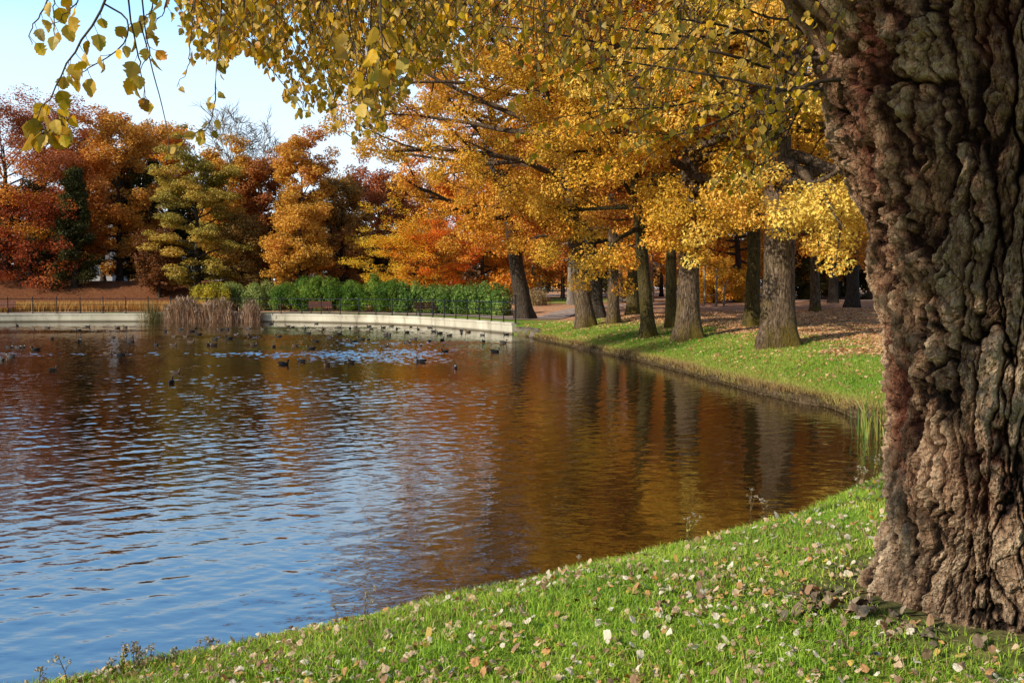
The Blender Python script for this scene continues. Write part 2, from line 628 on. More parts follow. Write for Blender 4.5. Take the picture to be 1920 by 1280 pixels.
structure(link('ground', mesh_np('ground', TV, grid_quads(ns, nd)[:, ::-1], mg, vcol=vc, smooth=True)))

# ------------------------------------------------------------------ water
mw, nt, out = new_mat('pond_water')
pos = mapping(nt, (1, 1, 1))
v2 = N(nt, 'ShaderNodeMapping'); v2.inputs['Scale'].default_value = (0.7, 1.3, 1); v2.inputs['Rotation'].default_value = (0, 0, math.radians(12))
nt.links.new(pos, v2.inputs['Vector'])
w2 = noise(nt, 7.0, 2, 0.5, v2.outputs[0], 0.3)
bp = N(nt, 'ShaderNodeBump')
bp.inputs['Strength'].default_value = 0.5
bp.inputs['Distance'].default_value = 0.006
nt.links.new(w2.outputs['Fac'], bp.inputs['Height'])
p = N(nt, 'ShaderNodeBsdfPrincipled')
p.inputs['Base Color'].default_value = (0.030, 0.015, 0.004, 1)
p.inputs['Roughness'].default_value = 0.03
p.inputs['IOR'].default_value = 2.5
p.inputs['Specular IOR Level'].default_value = 0.62
nt.links.new(bp.outputs[0], p.inputs['Normal'])
nt.links.new(p.outputs[0], out.inputs[0])

rw = np.random.default_rng(55)
ys = [2.2]
while ys[-1] < 80:
    ys.append(ys[-1] + max(0.036, 0.0019 * ys[-1]))
ys = np.array([-6.0, -3.0, -1.0, 0.8] + ys)
uu = np.linspace(0, 1, 640)
lx = -0.55 * np.maximum(ys, 2) - 1.2
rx = np.minimum(0.5 * np.maximum(ys, 2) + 1.5, 8.6)
wx = lx[:, None] + (rx - lx)[:, None] * uu[None, :]
ex = np.linspace(1, 0.02, 24)[None, :] ** 2
wx = np.concatenate([lx[:, None] + (-64 - lx[:, None]) * ex, wx, np.full((len(ys), 1), 12.0)], 1)
wy = np.repeat(ys[:, None], wx.shape[1], 1)
nwc = wx.shape[1]
wx, wy = wx.ravel(), wy.ravel()
wz = np.zeros(len(wx))
for k_ in range(64):
    lam = 0.085 * (0.7 / 0.085) ** rw.random()
    a_ = math.radians(98 + 40 * rw.normal())
    kx, ky = math.cos(a_) * 2 * PI / lam, math.sin(a_) * 2 * PI / lam
    ph = rw.random() * 6.28
    wz += lam ** 0.9 * np.sin(kx * wx + ky * wy + ph + 0.8 * np.sin(0.35 * wx + 0.5 * wy + ph * 3))
P3 = np.stack([wx, wy, 0 * wx], 1)
gust = 0.35 + 0.65 * sstep(-0.35, 0.4, perlin(P3 * np.array([0.07, 0.11, 1]) + 3)) + 2.2 * sstep(-0.05, 0.45, perlin(P3 * np.array([0.07, 0.16, 1]) + 30)) * sstep(26, 38, wy) * (1 - sstep(62, 72, wy)) * (1 - sstep(-4, 2, wx))
calm = 1 - 0.55 * sstep(-2.5, 3.0, wx - 0.02 * wy)
near = 0.42 + 0.58 * sstep(5, 12, wy)
wz *= 0.00162 * gust * calm * near
wz[(np.arange(len(wz)) % nwc < 24)] *= 0.3
qd = grid_quads(len(ys), nwc)
structure(link('water', mesh_np('water', np.stack([wx, wy, wz], 1), qd, mw, smooth=True)))

# ------------------------------------------------------------------ leaf clouds
def leaf_cloud(rng, P, Nn, size, aspect, col, fold=0.25):
    """rhombic folded leaves at P with rough normals Nn"""
    n = len(P)
    Nn = Nn / (np.linalg.norm(Nn, axis=1)[:, None] + 1e-9)
    r = rng.normal(size=(n, 3))
    t = np.cross(Nn, r); t /= np.linalg.norm(t, axis=1)[:, None] + 1e-9
    b = np.cross(Nn, t)
    l = (size * (0.65 + 0.7 * rng.random(n)))[:, None]
    wd = l * aspect
    f = Nn * wd * fold
    V = np.stack([P - t * l * 0.5, P + b * wd * 0.5 + f, P + t * l * 0.5, P - b * wd * 0.5 + f], 1).reshape(-1, 3)
    Q = np.arange(4 * n).reshape(n, 4)
    return V, Q, col


def pal(stops, v):
    """v in 0..1 along a palette of rgb stops"""
    s = np.asarray(stops, float)
    v = np.clip(v, 0, 1) * (len(s) - 1)
    k_ = np.minimum(v.astype(int), len(s) - 2)
    f = (v - k_)[:, None]
    return s[k_] * (1 - f) + s[k_ + 1] * f


def crown_leaves(rng, C, rad, n, size, palette, aspect=0.55, up=0.5, flat=0.75, shell=0.45, hshift=None, freq=0.30, spread=0.55, droop=0.0):
    C = np.asarray(C, float); rad = np.asarray(rad, float)
    wgt = rad ** 2; wgt = wgt / wgt.sum()
    k_ = rng.choice(len(C), n, p=wgt)
    d = rng.normal(size=(n, 3)); d /= np.linalg.norm(d, axis=1)[:, None]
    rr = rad[k_] * (shell + (1 - shell) * rng.random(n) ** 0.7)
    off = d * rr[:, None] * np.array([1, 1, flat])
    P = C[k_] + off
    P[:, 2] -= droop * np.maximum(0, np.hypot(off[:, 0], off[:, 1]) - 0.4 * rad[k_])
    Nn = d * 0.8 + rng.normal(size=(n, 3)) * 0.55 + np.array([0, 0, up])
    v = 0.5 + spread * perlin(P * freq + rng.random(3) * 50) + 0.16 * rng.normal(size=n) + 0.12 * (rng.random(len(C)) * 2 - 1)[k_]
    if hshift is not None:
        v = v + hshift(P)
    c = np.minimum(pal(palette, v) * (1.2 + 0.55 * rng.random(n))[:, None], 0.88)
    return leaf_cloud(rng, P, Nn, size, aspect, c)


def branch_path(rng, p0, d0, L, n=7, wig=0.12, bend=0.0):
    """a wandering branch; bend adds upward (+) or drooping (-) curvature"""
    p = [np.asarray(p0, float)]
    d = np.asarray(d0, float) / np.linalg.norm(d0)
    for i in range(n - 1):
        d = d + rng.normal(size=3) * wig + np.array([0, 0, bend / n])
        d /= np.linalg.norm(d)
        p.append(p[-1] + d * L / (n - 1))
    return np.array(p)


def make_tree(rng, H, r, cb, cr, nl=18, nleaf=30000, size=0.16, palette=None, lean=(0, 0), curve=(0, 0), clump=(0.7, 1.5), prof='round', sides=16,
              flare=0.5, bend=0.25, elev=(10, 55), bark=None, leafmat=None, hshift=None, aspect=0.55, nsub=4, flat=0.7, freq=0.3, spread=0.55, droop=0.0, up=0.5,
              trunk_top=0.93, low_side=None, extra=None, bare=False, lobes=True, shell=0.45, holes=0.0, fit=False):
    """returns (trunk mesh, branches mesh, crown mesh) in local coordinates"""
    # trunk
    n = 26
    u = np.linspace(0, 1, n) ** 1.4
    zz = u * H * trunk_top
    tp = np.stack([lean[0] * zz + curve[0] * np.sin(zz / H * 3.0) + 0.02 * H * (perlin(np.stack([zz * .25, zz * 0 + rng.random() * 90, zz * 0], 1))) * u,
                   lean[1] * zz + curve[1] * np.sin(zz / H * 2.4) + 0.02 * H * (perlin(np.stack([zz * .25, zz * 0 + rng.random() * 90, zz * 0], 1))) * u,
                   zz - 0.25 * (u == 0)], 1)
    rad = r * (1 - 0.9 * (zz / (H * trunk_top)) ** 1.25)
    tv, tq = sweep(tp, rad, sides)
    ang = np.tile(np.arange(sides) * 2 * PI / sides, n)
    zr = np.repeat(zz, sides)
    fl = flare * np.exp(-zr / (0.28 + 0.35 * r))
    if lobes:
        fl = fl * (1 + 0.55 * np.sin(ang * 4 + rng.random() * 6) + 0.3 * np.sin(ang * 7 + rng.random() * 6))
    cen = np.repeat(tp, sides, axis=0)
    knob = 0.09 * perlin(tv * 1.1 + rng.random() * 40) + 0.05 * perlin(tv * np.array([5, 5, 2.2]))
    tv = cen + (tv - cen) * (1 + fl + knob)[:, None]
    trunk = mesh_np('trunk', tv, tq, bark or M_OAK, smooth=True)

    # limbs
    G = Geo()
    C, CR = [], []
    ga = rng.random() * 6.28
    for i in range(nl):
        f = (i + 0.5) / nl
        z0 = cb * 0.92 + f ** 0.9 * (H * trunk_top * 0.97 - cb * 0.92)
        hn = (z0 - cb) / max(H - cb, 0.1)
        if prof == 'round':
            R = cr * math.sqrt(max(0.05, 1 - (1.75 * (hn - 0.36)) ** 2)) if hn > 0.36 else cr * (0.72 + 0.28 * max(0, hn) / 0.36)
        elif prof == 'cone':
            R = cr * (1.02 - 0.93 * max(hn, 0))
        else:                                   # 'egg'
            R = cr * (0.75 + 0.25 * min(1, max(hn, 0) / 0.3)) * math.sqrt(max(0.03, 1 - max(0, (hn - 0.3) / 0.72) ** 2))
        R *= 0.82 + 0.3 * rng.random()
        az = ga + i * 2.39996 + rng.normal() * 0.25
        if low_side is not None and hn < 0.3:
            az = low_side + rng.normal() * 0.7
        e = math.radians(elev[0] + (elev[1] - elev[0]) * max(hn, 0) + rng.normal() * 7)
        d0 = np.array([math.cos(az) * math.cos(e), math.sin(az) * math.cos(e), math.sin(e)])
        p0 = np.array([np.interp(z0, zz, tp[:, 0]), np.interp(z0, zz, tp[:, 1]), z0])
        L = R / max(0.35, math.cos(e)) * 0.95
        r0 = float(np.interp(z0, zz, rad)) * 0.55
        b = branch_path(rng, p0, d0, L, 8, 0.13, bend)
        G.tube(b, np.linspace(r0, r0 * 0.18 + 0.01, 8), 7)
        for s in range(nsub):
            q = 0.35 + 0.65 * (s + rng.random() * 0.8) / nsub
            k_ = min(6, int(q * 7))
            ps = b[k_] + (b[k_ + 1] - b[k_]) * (q * 7 - k_)
            dd = (b[k_ + 1] - b[k_])
            dd = dd / np.linalg.norm(dd) + rng.normal(size=3) * np.array([0.75, 0.75, 0.45])
            sb = branch_path(rng, ps, dd, L * (0.24 + 0.22 * rng.random()), 5, 0.2, bend * 0.6)
            G.tube(sb, np.linspace(r0 * 0.35, 0.012, 5), 5)
            for t_ in (2, 4):
                if rng.random() < holes:
                    continue
                C.append(sb[t_]); CR.append((clump[0] + (clump[1] - clump[0]) * rng.random()) * (0.75 if t_ == 2 else 1))
            if bare:
                for w_ in range(5):
                    tb = branch_path(rng, sb[1 + w_ % 4], sb[-1] - sb[0] + rng.normal(size=3) * 0.9, L * 0.24, 4, 0.2, 0.5)
                    G.tube(tb, np.linspace(0.045, 0.022, 4), 3)
                    for w2_ in range(2):
                        tb2 = branch_path(rng, tb[1 + w2_], tb[-1] - tb[0] + rng.normal(size=3) * 0.7, L * 0.14, 3, 0.2, 0.5)
                        G.tube(tb2, np.linspace(0.026, 0.016, 3), 3)
        if rng.random() >= holes:
            C.append(b[-1]); CR.append(clump[1] * 0.8)
    if extra is not None:
        for (cx, cy, cz, crr) in extra:
            C.append([cx, cy, cz]); CR.append(crr)
    branches = G.mesh('branches', bark or M_OAK, smooth=True)
    crown = None
    if nleaf:
        V, Q, c = crown_leaves(rng, C, CR, nleaf, size, palette, aspect, up, flat, shell=shell, hshift=hshift, freq=freq, spread=spread, droop=droop)
        crown = mesh_np('crown', V, Q, leafmat or M_LEAF, fcol=c)
    if fit:                                     # exact overall height
        top = np.percentile(V[:, 2], 99.7) if nleaf else max(v_.co.z for v_ in branches.vertices)
        for me in (trunk, branches, crown):
            if me is not None:
                co = np.empty(len(me.vertices) * 3, np.float32)
                me.vertices.foreach_get('co', co)
                co[2::3] *= H / top
                me.vertices.foreach_set('co', co)
                me.update()
    return trunk, branches, crown


def place_tree(name, label, meshes, loc, rz=0.0, scale=1.0, cat='tree', group=None):
    root = empty(name, loc, rz)
    root.scale = (scale,) * 3
    tag(root, label, cat, group)
    for nm, me in zip(('trunk', 'branches', 'crown'), meshes):
        if me is not None:
            link(nm, me, root)
    return root


def pix(px, D):
    x = (px - 960) / F * D
    return np.array([x, D, float(gz(x, D)[0])])


# palettes (albedo)
YEL = [(0.26, 0.16, 0.02), (0.46, 0.26, 0.025), (0.56, 0.33, 0.035), (0.58, 0.29, 0.035), (0.50, 0.19, 0.025)]
GOLD = [(0.28, 0.15, 0.02), (0.50, 0.25, 0.025), (0.58, 0.30, 0.035), (0.56, 0.21, 0.025), (0.44, 0.12, 0.02)]
ORNG = [(0.20, 0.085, 0.018), (0.40, 0.16, 0.022), (0.5, 0.22, 0.03), (0.45, 0.14, 0.022), (0.30, 0.08, 0.02)]
PALEY = [(0.46, 0.29, 0.04), (0.56, 0.37, 0.06), (0.62, 0.44, 0.10), (0.60, 0.34, 0.05), (0.52, 0.24, 0.03)]
RUST = [(0.30, 0.16, 0.035), (0.44, 0.22, 0.04), (0.52, 0.27, 0.05), (0.52, 0.23, 0.05), (0.42, 0.165, 0.048)]
MAROON = [(0.52, 0.25, 0.03), (0.50, 0.21, 0.03), (0.46, 0.16, 0.034), (0.40, 0.13, 0.04), (0.34, 0.115, 0.048)]
OLIVE = [(0.13, 0.12, 0.025), (0.24, 0.20, 0.04), (0.36, 0.28, 0.055), (0.46, 0.32, 0.065), (0.44, 0.23, 0.045)]
DGREEN = [(0.026, 0.030, 0.009), (0.044, 0.046, 0.013), (0.07, 0.068, 0.016), (0.11, 0.09, 0.02)]
BROWN = [(0.20, 0.13, 0.04), (0.32, 0.19, 0.052), (0.40, 0.24, 0.065), (0.40, 0.20, 0.065), (0.30, 0.145, 0.055)]
AMBER = [(0.24, 0.13, 0.025), (0.40, 0.22, 0.035), (0.52, 0.30, 0.05), (0.54, 0.28, 0.045), (0.44, 0.185, 0.035)]
FIRE = [(0.80, 0.40, 0.035), (0.82, 0.31, 0.024), (0.82, 0.21, 0.016), (0.75, 0.12, 0.012), (0.55, 0.06, 0.012)]
# ------------------------------------------------------------------ trees beyond the pond
def far_tree(seed, label, px, D, ytop, wpx, palette, prof='egg', cbf=0.16, n=24000, size=0.34, bark=None, group='trees in the wood beyond the pond',
             name='broadleaf_tree', hshift=None, elev=(8, 60), nl=34, clump=None, bare=False, droop=0.0, flat=0.75, r=0.32, spread=0.55, holes=0.0, nsub=6, aspect=0.6, up=0.5):
    rng = np.random.default_rng(seed)
    loc = pix(px, D)
    H = 2.6 + (540 - ytop) * D / F - loc[2]
    cr = wpx * D / F
    c0 = clump or (0.07 * cr + 0.32, 0.15 * cr + 0.55)
    n = int(n * 1.35); size = size * 0.84
    holes = max(holes, 0.12)
    ms = make_tree(rng, H, r, cbf * H, cr, nl=nl, nleaf=0 if bare else n, size=size, palette=palette, prof=prof, sides=9, clump=c0, bark=bark or M_DARKBARK,
                   leafmat=M_FAR, hshift=hshift, elev=elev, nsub=nsub, bare=bare, droop=droop, flat=flat, freq=0.22, spread=spread, lobes=False, shell=0.35, holes=holes,
                   aspect=aspect, up=up, fit=True)
    return place_tree(name, label, ms, loc, 0.0, group=group)


def up_maroon(z0, z1):
    return lambda P: 0.9 * sstep(z0, z1, P[:, 2] + 1.5 * perlin(P * 0.25)) - 0.42


far_tree(101, 'big maroon and orange tree at the left edge of the photo beyond the meadow', 15, 97, 163, 175, MAROON, 'round', 0.10, 46000, 0.27,
         hshift=up_maroon(9, 16), elev=(-8, 60), nl=34, r=0.5, holes=0.08)
far_tree(102, 'dark red low drooping tree over the lawn behind the left meadow', 58, 94, 352, 105, [(0.42, 0.15, 0.025), (0.36, 0.085, 0.025), (0.24, 0.045, 0.022), (0.42, 0.13, 0.025)], 'round', 0.02, 17000, 0.25,
         elev=(-20, 40), r=0.2, droop=0.35)
far_tree(103, 'purple red tall crown showing above the olive trees at left', 145, 112, 232, 75, MAROON, 'egg', 0.2, 18000, 0.36, hshift=up_maroon(3, 8), holes=0.1)
far_tree(104, 'tall russet orange tree with rounded top left of the yellow crown', 226, 100, 213, 82, RUST, 'egg', 0.16, 30000, 0.31, nl=28, hshift=lambda P: 0.12 + 0 * P[:, 0])
far_tree(105, 'narrow dark evergreen between the maroon tree and the russet tree', 143, 93, 318, 42, DGREEN, 'cone', 0.05, 17000, 0.26, elev=(-5, 35), name='evergreen_tree')
far_tree(106, 'second dark evergreen crown tucked behind the russet tree', 268, 104, 300, 55, DGREEN, 'egg', 0.06, 15000, 0.32, elev=(-5, 35), name='evergreen_tree')
far_tree(107, 'golden yellow crown rising behind the olive green tree', 322, 116, 234, 62, GOLD, 'egg', 0.25, 18000, 0.34)
far_tree(108, 'olive green feathery tree with drooping tiers in the middle of the far wood', 372, 90, 258, 76, OLIVE, 'egg', 0.10, 34000, 0.24, nl=30, elev=(0, 55), flat=0.45, droop=0.25,
         spread=0.6, r=0.35)
far_tree(109, 'amber brown tree just right of the olive green tree', 432, 97, 262, 52, AMBER, 'egg', 0.14, 20000, 0.30)
far_tree(110, 'leafless grey tree standing above the far wood, the left one of two', 438, 125, 188, 52, RUST, 'egg', 0.42, 0, bare=True, bark=M_PALEBARK, elev=(42, 74), nl=16, r=0.22, name='bare_tree')
far_tree(111, 'leafless grey tree standing above the far wood, the right one of two', 492, 125, 200, 58, RUST, 'egg', 0.42, 0, bare=True, bark=M_PALEBARK, elev=(40, 72), nl=16, r=0.22, name='bare_tree')
far_tree(112, 'rusty orange brown tree right of the bare trees', 490, 98, 288, 55, [(0.16, 0.07, 0.02), (0.30, 0.12, 0.03), (0.40, 0.17, 0.045), (0.36, 0.12, 0.035), (0.22, 0.07, 0.03)], 'egg', 0.14, 22000, 0.29)
far_tree(113, 'tall slender amber tree with thin pointed top', 570, 94, 243, 50, AMBER, 'egg', 0.06, 26000, 0.27, nl=40, elev=(5, 68), r=0.28, clump=(0.4, 0.9), hshift=lambda P: 0.35 * sstep(9, 15, P[:, 2]))
far_tree(114, 'wide low golden brown tree below the slender amber tree', 562, 88, 365, 58, AMBER, 'round', 0.08, 20000, 0.25, elev=(-5, 50), r=0.25)
far_tree(115, 'dull brown tree with rounded top right of the amber tree', 643, 98, 332, 52, BROWN, 'egg', 0.1, 20000, 0.28, elev=(-5, 55))
far_tree(116, 'rosy brown broad tree behind the burning orange maple', 712, 104, 312, 78, [(0.13, 0.06, 0.025), (0.24, 0.11, 0.04), (0.30, 0.13, 0.055), (0.36, 0.13, 0.05), (0.34, 0.10, 0.04)], 'egg', 0.1, 26000, 0.30,
         elev=(-5, 55), hshift=lambda P: 0.3 * sstep(4, 9, P[:, 2]) - 0.1)
far_tree(117, 'pinkish orange crown glimpsed between the wood and the golden oaks', 790, 118, 330, 70, RUST, 'egg', 0.1, 18000, 0.34)
far_tree(118, 'small round russet tree in the shade under the olive tree', 300, 91, 428, 42, [(0.07, 0.03, 0.012), (0.14, 0.055, 0.018), (0.18, 0.07, 0.02), (0.12, 0.04, 0.02)], 'round', 0.12, 9000, 0.24, elev=(-5, 45), r=0.14)  # dark palette paints in the low shade beneath the crowns
far_tree(119, 'dark small tree under the rusty orange brown tree', 455, 92, 400, 42, BROWN, 'round', 0.1, 9000, 0.25, elev=(-5, 45), r=0.16, hshift=lambda P: -0.35 + 0 * P[:, 0])  # palette shifted dark to stand in for understorey shade
far_tree(120, 'dark green low evergreen beside the maroon tree', 108, 96, 388, 48, DGREEN, 'round', 0.06, 12000, 0.26, elev=(-8, 35), name='evergreen_tree')
far_tree(121, 'dark brown understorey tree left of the golden brown tree', 505, 101, 410, 40, BROWN, 'round', 0.08, 9000, 0.28, elev=(-5, 45), r=0.16, hshift=lambda P: -0.4 + 0 * P[:, 0])  # shade under the taller trees put into the leaf colour
far_tree(122, 'dark evergreen mass behind the olive tree', 385, 110, 330, 70, DGREEN, 'egg', 0.05, 14000, 0.36, elev=(-5, 35), name='evergreen_tree')
far_tree(123, 'dark evergreen mass behind the dull brown tree', 600, 112, 380, 70, DGREEN, 'egg', 0.05, 14000, 0.36, elev=(-5, 35), name='evergreen_tree')
far_tree(124, 'low dark evergreen mass behind the rosy brown tree', 735, 112, 430, 70, DGREEN, 'egg', 0.05, 12000, 0.36, elev=(-5, 35), name='evergreen_tree')
far_tree(125, 'dark green crown behind the maroon tree at the left edge', 40, 104, 330, 110, DGREEN, 'egg', 0.05, 16000, 0.36, elev=(-5, 35), name='evergreen_tree')
far_tree(126, 'orange brown tree half hidden behind the russet tree', 195, 118, 300, 80, RUST, 'egg', 0.12, 14000, 0.38)

# burning orange maple by the railing
rng = np.random.default_rng(201)
loc = pix(785, 85)
ms = make_tree(rng, 2.6 + (540 - 372) * 85 / F - loc[2], 0.2, 2.8, 4.9, nl=34, nleaf=42000, size=0.16, palette=FIRE, prof='round', sides=9, clump=(0.55, 1.05),
               bark=M_DARKBARK, elev=(-4, 66), nsub=6, hshift=lambda P: 0.09 * P[:, 0] - 0.20, freq=0.4, spread=0.45, lobes=False, droop=0.25, fit=True,
               extra=[(-3.6, -0.6, 2.9, 1.0), (-2.6, -0.8, 2.6, 0.8), (-1.9, -0.9, 2.1, 0.4), (-2.3, -1.0, 1.5, 0.25)])
place_tree('maple_tree', 'small burning orange and red maple leaning over the green hedge', ms, loc)

# ------------------------------------------------------------------ oaks of the grove on the right bank
def oak(seed, label, px, D, dia_px, H, cr, cb, palette, n=60000, size=0.17, lean=(0, 0), curve=(0, 0), bark=None, low_side=None, nl=26, elev=(-6, 58), flare=0.42, clump=(0.42, 0.95),
        extra=None, group='old oaks of the grove on the right bank', name='oak_tree', hshift=None, droop=0.25, holes=0.28, nsub=6, spread=0.55, sides=20, bend=0.1, aspect=0.6):
    rng = np.random.default_rng(seed)
    loc = pix(px, D)
    r = 0.92 * dia_px * D / F / 2
    n = int(n * (1.3 if bark is None else 0.85)); size = size * 0.82; nl = int(nl * 1.25)
    ms = make_tree(rng, H, r, cb, cr, nl=nl, nleaf=n, size=size, palette=palette, lean=lean, curve=curve, clump=clump, sides=sides, flare=flare, bark=bark or M_OAK, low_side=low_side,
                   elev=elev, extra=extra, hshift=hshift, droop=droop, nsub=nsub, spread=spread, bend=bend, holes=holes, aspect=aspect, freq=0.35)
    return place_tree(name, label, ms, loc, group=group)


S = -PI / 2          # towards the viewer
oak(301, 'dark leaning oak with broad golden crown at the end of the railing', 985, 64, 34, 20, 8.8, 6.9, GOLD, 78000, 0.20, lean=(-0.16, 0.0), bark=M_DARKBARK, nl=32, holes=0.05,
    extra=[(-1.2, -1.6, 4.6, 0.9), (-2.4, -1.4, 5.0, 1.1), (-0.2, -1.6, 5.6, 1.0), (-1.6, -1.8, 6.2, 1.2), (-3.6, -1.2, 5.6, 1.1), (0.9, -1.4, 5.0, 0.8), (-1.4, -1.8, 7.6, 1.2), (-4.8, -1.0, 4.8, 0.9)])
oak(302, 'leaning oak with yellow crown spreading over the water, grey trunk in the grove\'s left', 1100, 49, 36, 20, 12.4, 7.4, YEL, 135000, 0.155, lean=(-0.145, 0.0), nl=48, nsub=6, holes=0.14, droop=0.05,
    extra=[(-1.6, -2.0, 5.2, 1.0), (-2.6, -1.6, 5.8, 1.1), (-0.8, -1.5, 4.6, 0.8), (0.4, -1.8, 5.6, 1.0), (-1.9, -1.2, 3.9, 0.7), (-3.4, -1.5, 6.6, 1.3)])
oak(303, 'dark oak trunk standing close behind the leaning grey oak', 1121, 55, 29, 18, 4.8, 4.4, GOLD, 40000, 0.19, lean=(-0.11, 0.0), bark=M_DARKBARK)
oak(304, 'slim straight oak right of the leaning pair', 1150, 49, 24, 18, 5.5, 3.8, GOLD, 46000, 0.18, lean=(-0.012, 0.0))
oak(305, 'mossy oak set back behind the slim oak', 1187, 60, 27, 17, 4.6, 5.0, ORNG, 36000, 0.20, bark=M_OAKM)
oak(306, 'slender mossy oak leaning slightly left in front of the thick grey oak', 1217, 40, 28, 16, 5.6, 4.0, YEL, 58000, 0.16, lean=(-0.09, 0.0), bark=M_OAKM, low_side=S)
oak(307, 'yellow mossed oak half hidden behind the thick grey oak', 1258, 43, 24, 16, 4.4, 5.0, ORNG, 40000, 0.17, bark=M_OAKM)
oak(308, 'thick grey oak with flared foot in the middle of the grove', 1291, 37, 47, 18, 7.0, 5.2, YEL, 80000, 0.15, lean=(-0.006, 0.0), low_side=S, nl=34, flare=0.6, holes=0.2,
    extra=[(-0.6, -1.6, 3.6, 0.7), (-1.2, -1.8, 4.4, 0.9), (0.9, -1.7, 4.6, 0.9), (0.2, -1.5, 3.1, 0.4), (1.8, -1.5, 5.2, 1.0)])
oak(309, 'brown mossy oak just behind the thickest oak', 1411, 40, 30, 16, 4.6, 5.0, ORNG, 44000, 0.17, bark=M_OAKM)
oak(310, 'thickest oak of the grove with pale yellow leaves and spreading roots', 1459, 31, 68, 18, 7.4, 5.3, PALEY, 100000, 0.14, low_side=S, nl=38, flare=0.5, sides=32, clump=(0.4, 0.85), holes=0.22,
    extra=[(-1.2, -2.0, 4.0, 0.8), (-2.0, -1.8, 4.6, 0.9), (-2.8, -1.6, 3.4, 0.6), (0.3, -1.9, 4.2, 0.8), (1.4, -1.9, 3.9, 0.7), (-3.0, -1.6, 2.6, 0.35), (2.4, -1.6, 4.3, 0.9), (-0.3, -1.6, 3.5, 0.5)],
    hshift=lambda P: -0.25 * sstep(-2, 4, P[:, 1]) * 0 + 0.35 * sstep(-1.0, 3.0, P[:, 1]))
oak(311, 'narrow brown trunk right of the thickest oak', 1528, 58, 20, 16, 5.5, 4.6, ORNG, 30000, 0.20)
oak(312, 'thin dark trunk in the shade far right of the grove', 1562, 80, 20, 17, 6.0, 3.6, ORNG, 24000, 0.24, bark=M_DARKBARK)
oak(313, 'dark trunk nearest the big poplar in the back of the grove', 1598, 66, 26, 17, 6.5, 4.2, GOLD, 32000, 0.21, bark=M_DARKBARK)
oak(314, 'pale smooth trunk showing left of the leaning grey oak', 1070, 84, 15, 17, 5.5, 4.0, ORNG, 24000, 0.24, bark=M_PALEBARK)
oak(315, 'thin crooked dark trunk behind the mossy oaks', 1388, 92, 14, 16, 5.5, 3.4, GOLD, 22000, 0.26, lean=(-0.06, 0), bark=M_DARKBARK)
oak(316, 'thin pale trunk between the slim oak and the mossy oak', 1163, 88, 9, 15, 5.0, 3.4, GOLD, 20000, 0.26, bark=M_PALEBARK)

# background of the grove: amber and orange crowns closing the view
bgspec = [(1000, 112, ORNG, 4.0), (1055, 128, ORNG, 4.2), (1125, 122, RUST, 3.2), (1180, 108, AMBER, 3.0), (1240, 126, ORNG, 2.6), (1300, 112, GOLD, 2.6), (1345, 98, YEL, 1.6),
          (1395, 122, ORNG, 2.6), (1450, 104, AMBER, 3.0), (1500, 118, RUST, 2.8), (1570, 108, ORNG, 2.8), (1630, 96, GOLD, 2.8), (1700, 112, ORNG, 2.8), (905, 104, GOLD, 2.4), (860, 116, AMBER, 2.0), (1220, 88, ORNG, 3.4),
          (1830, 90, ORNG, 3), (1010, 140, RUST, 3), (1280, 142, RUST, 2), (1480, 140, RUST, 2)]
bgl = ['orange crown far behind the dark leaning oak', 'tall orange tree far behind the bright lawn', 'russet tree across the road behind the leaning pair', 'amber tree across the road behind the slim oak',
       'orange tree across the road left of the thick grey oak', 'golden tree far behind the thick grey oak', 'young bright yellow tree beyond the leaf covered ground', 'orange tree far behind the crooked trunk',
       'amber tree deep in the grove behind the thickest oak', 'russet tree deep in the grove right of the thickest oak', 'orange tree deep in the grove near the big poplar', 'golden tree hidden partly by the big poplar trunk',
       'orange tree behind the big poplar trunk', 'golden tree behind the laurel end of the hedge', 'amber tree behind the burning orange maple', 'orange tree in the middle of the grove behind the mossy oak',
       'orange tree right of the big poplar, hidden by its trunk', 'russet tree at the end of the road', 'russet tree closing the view behind the grove', 'russet tree closing the view at the grove right side']
for i, (px, D, pl, cb) in enumerate(bgspec):
    if px > 1840:
        continue
    rng = np.random.default_rng(400 + i)
    loc = pix(px, D)
    ms = make_tree(rng, (11 if px < 930 else 15) + 5 * rng.random(), 0.26, cb, 5.5 + 1.5 * rng.random(), nl=22, nleaf=19000, size=0.32, palette=pl, prof='round', sides=9, clump=(0.9, 1.7),
                   bark=M_DARKBARK if i % 3 else M_PALEBARK, leafmat=M_FAR, elev=(-10, 55), nsub=4, lobes=False, droop=0.25, aspect=0.6, freq=0.25)
    place_tree('broadleaf_tree', bgl[i], ms, loc, group='trees far behind the grove')

# dark evergreens and shrubs under the grove
for i, (px, D, ytop, wpx, lb) in enumerate([(1500, 98, 425, 48, 'dark evergreen shrub right of the thickest oak'), (1575, 112, 430, 45, 'dark evergreen shrub behind the thin dark trunk'),
                                            (1640, 104, 440, 45, 'dark evergreen shrub beside the big poplar trunk'), (1000, 150, 470, 70, 'dark evergreen mass across the road at the left of the grove'),
                                            (1110, 155, 470, 60, 'dark evergreen mass across the road behind the leaning pair')]):
    far_tree(500 + i, lb, px, D, ytop, wpx, DGREEN, 'round', 0.04, 12000, 0.32, elev=(-10, 40), name='evergreen_shrub', group='dark evergreens behind the grove', r=0.15)
for i, (px, D, ytop, wpx, lb) in enumerate([(1338, 84, 478, 36, 'bright yellow young tree right of the thick grey oak'), (1376, 88, 505, 20, 'small yellow shrub beside the mossy oak')]):
    far_tree(520 + i, lb, px, D, ytop, wpx, YEL, 'round', 0.15, 8000, 0.22, elev=(-5, 50), name='young_tree', group='young yellow trees', r=0.07)
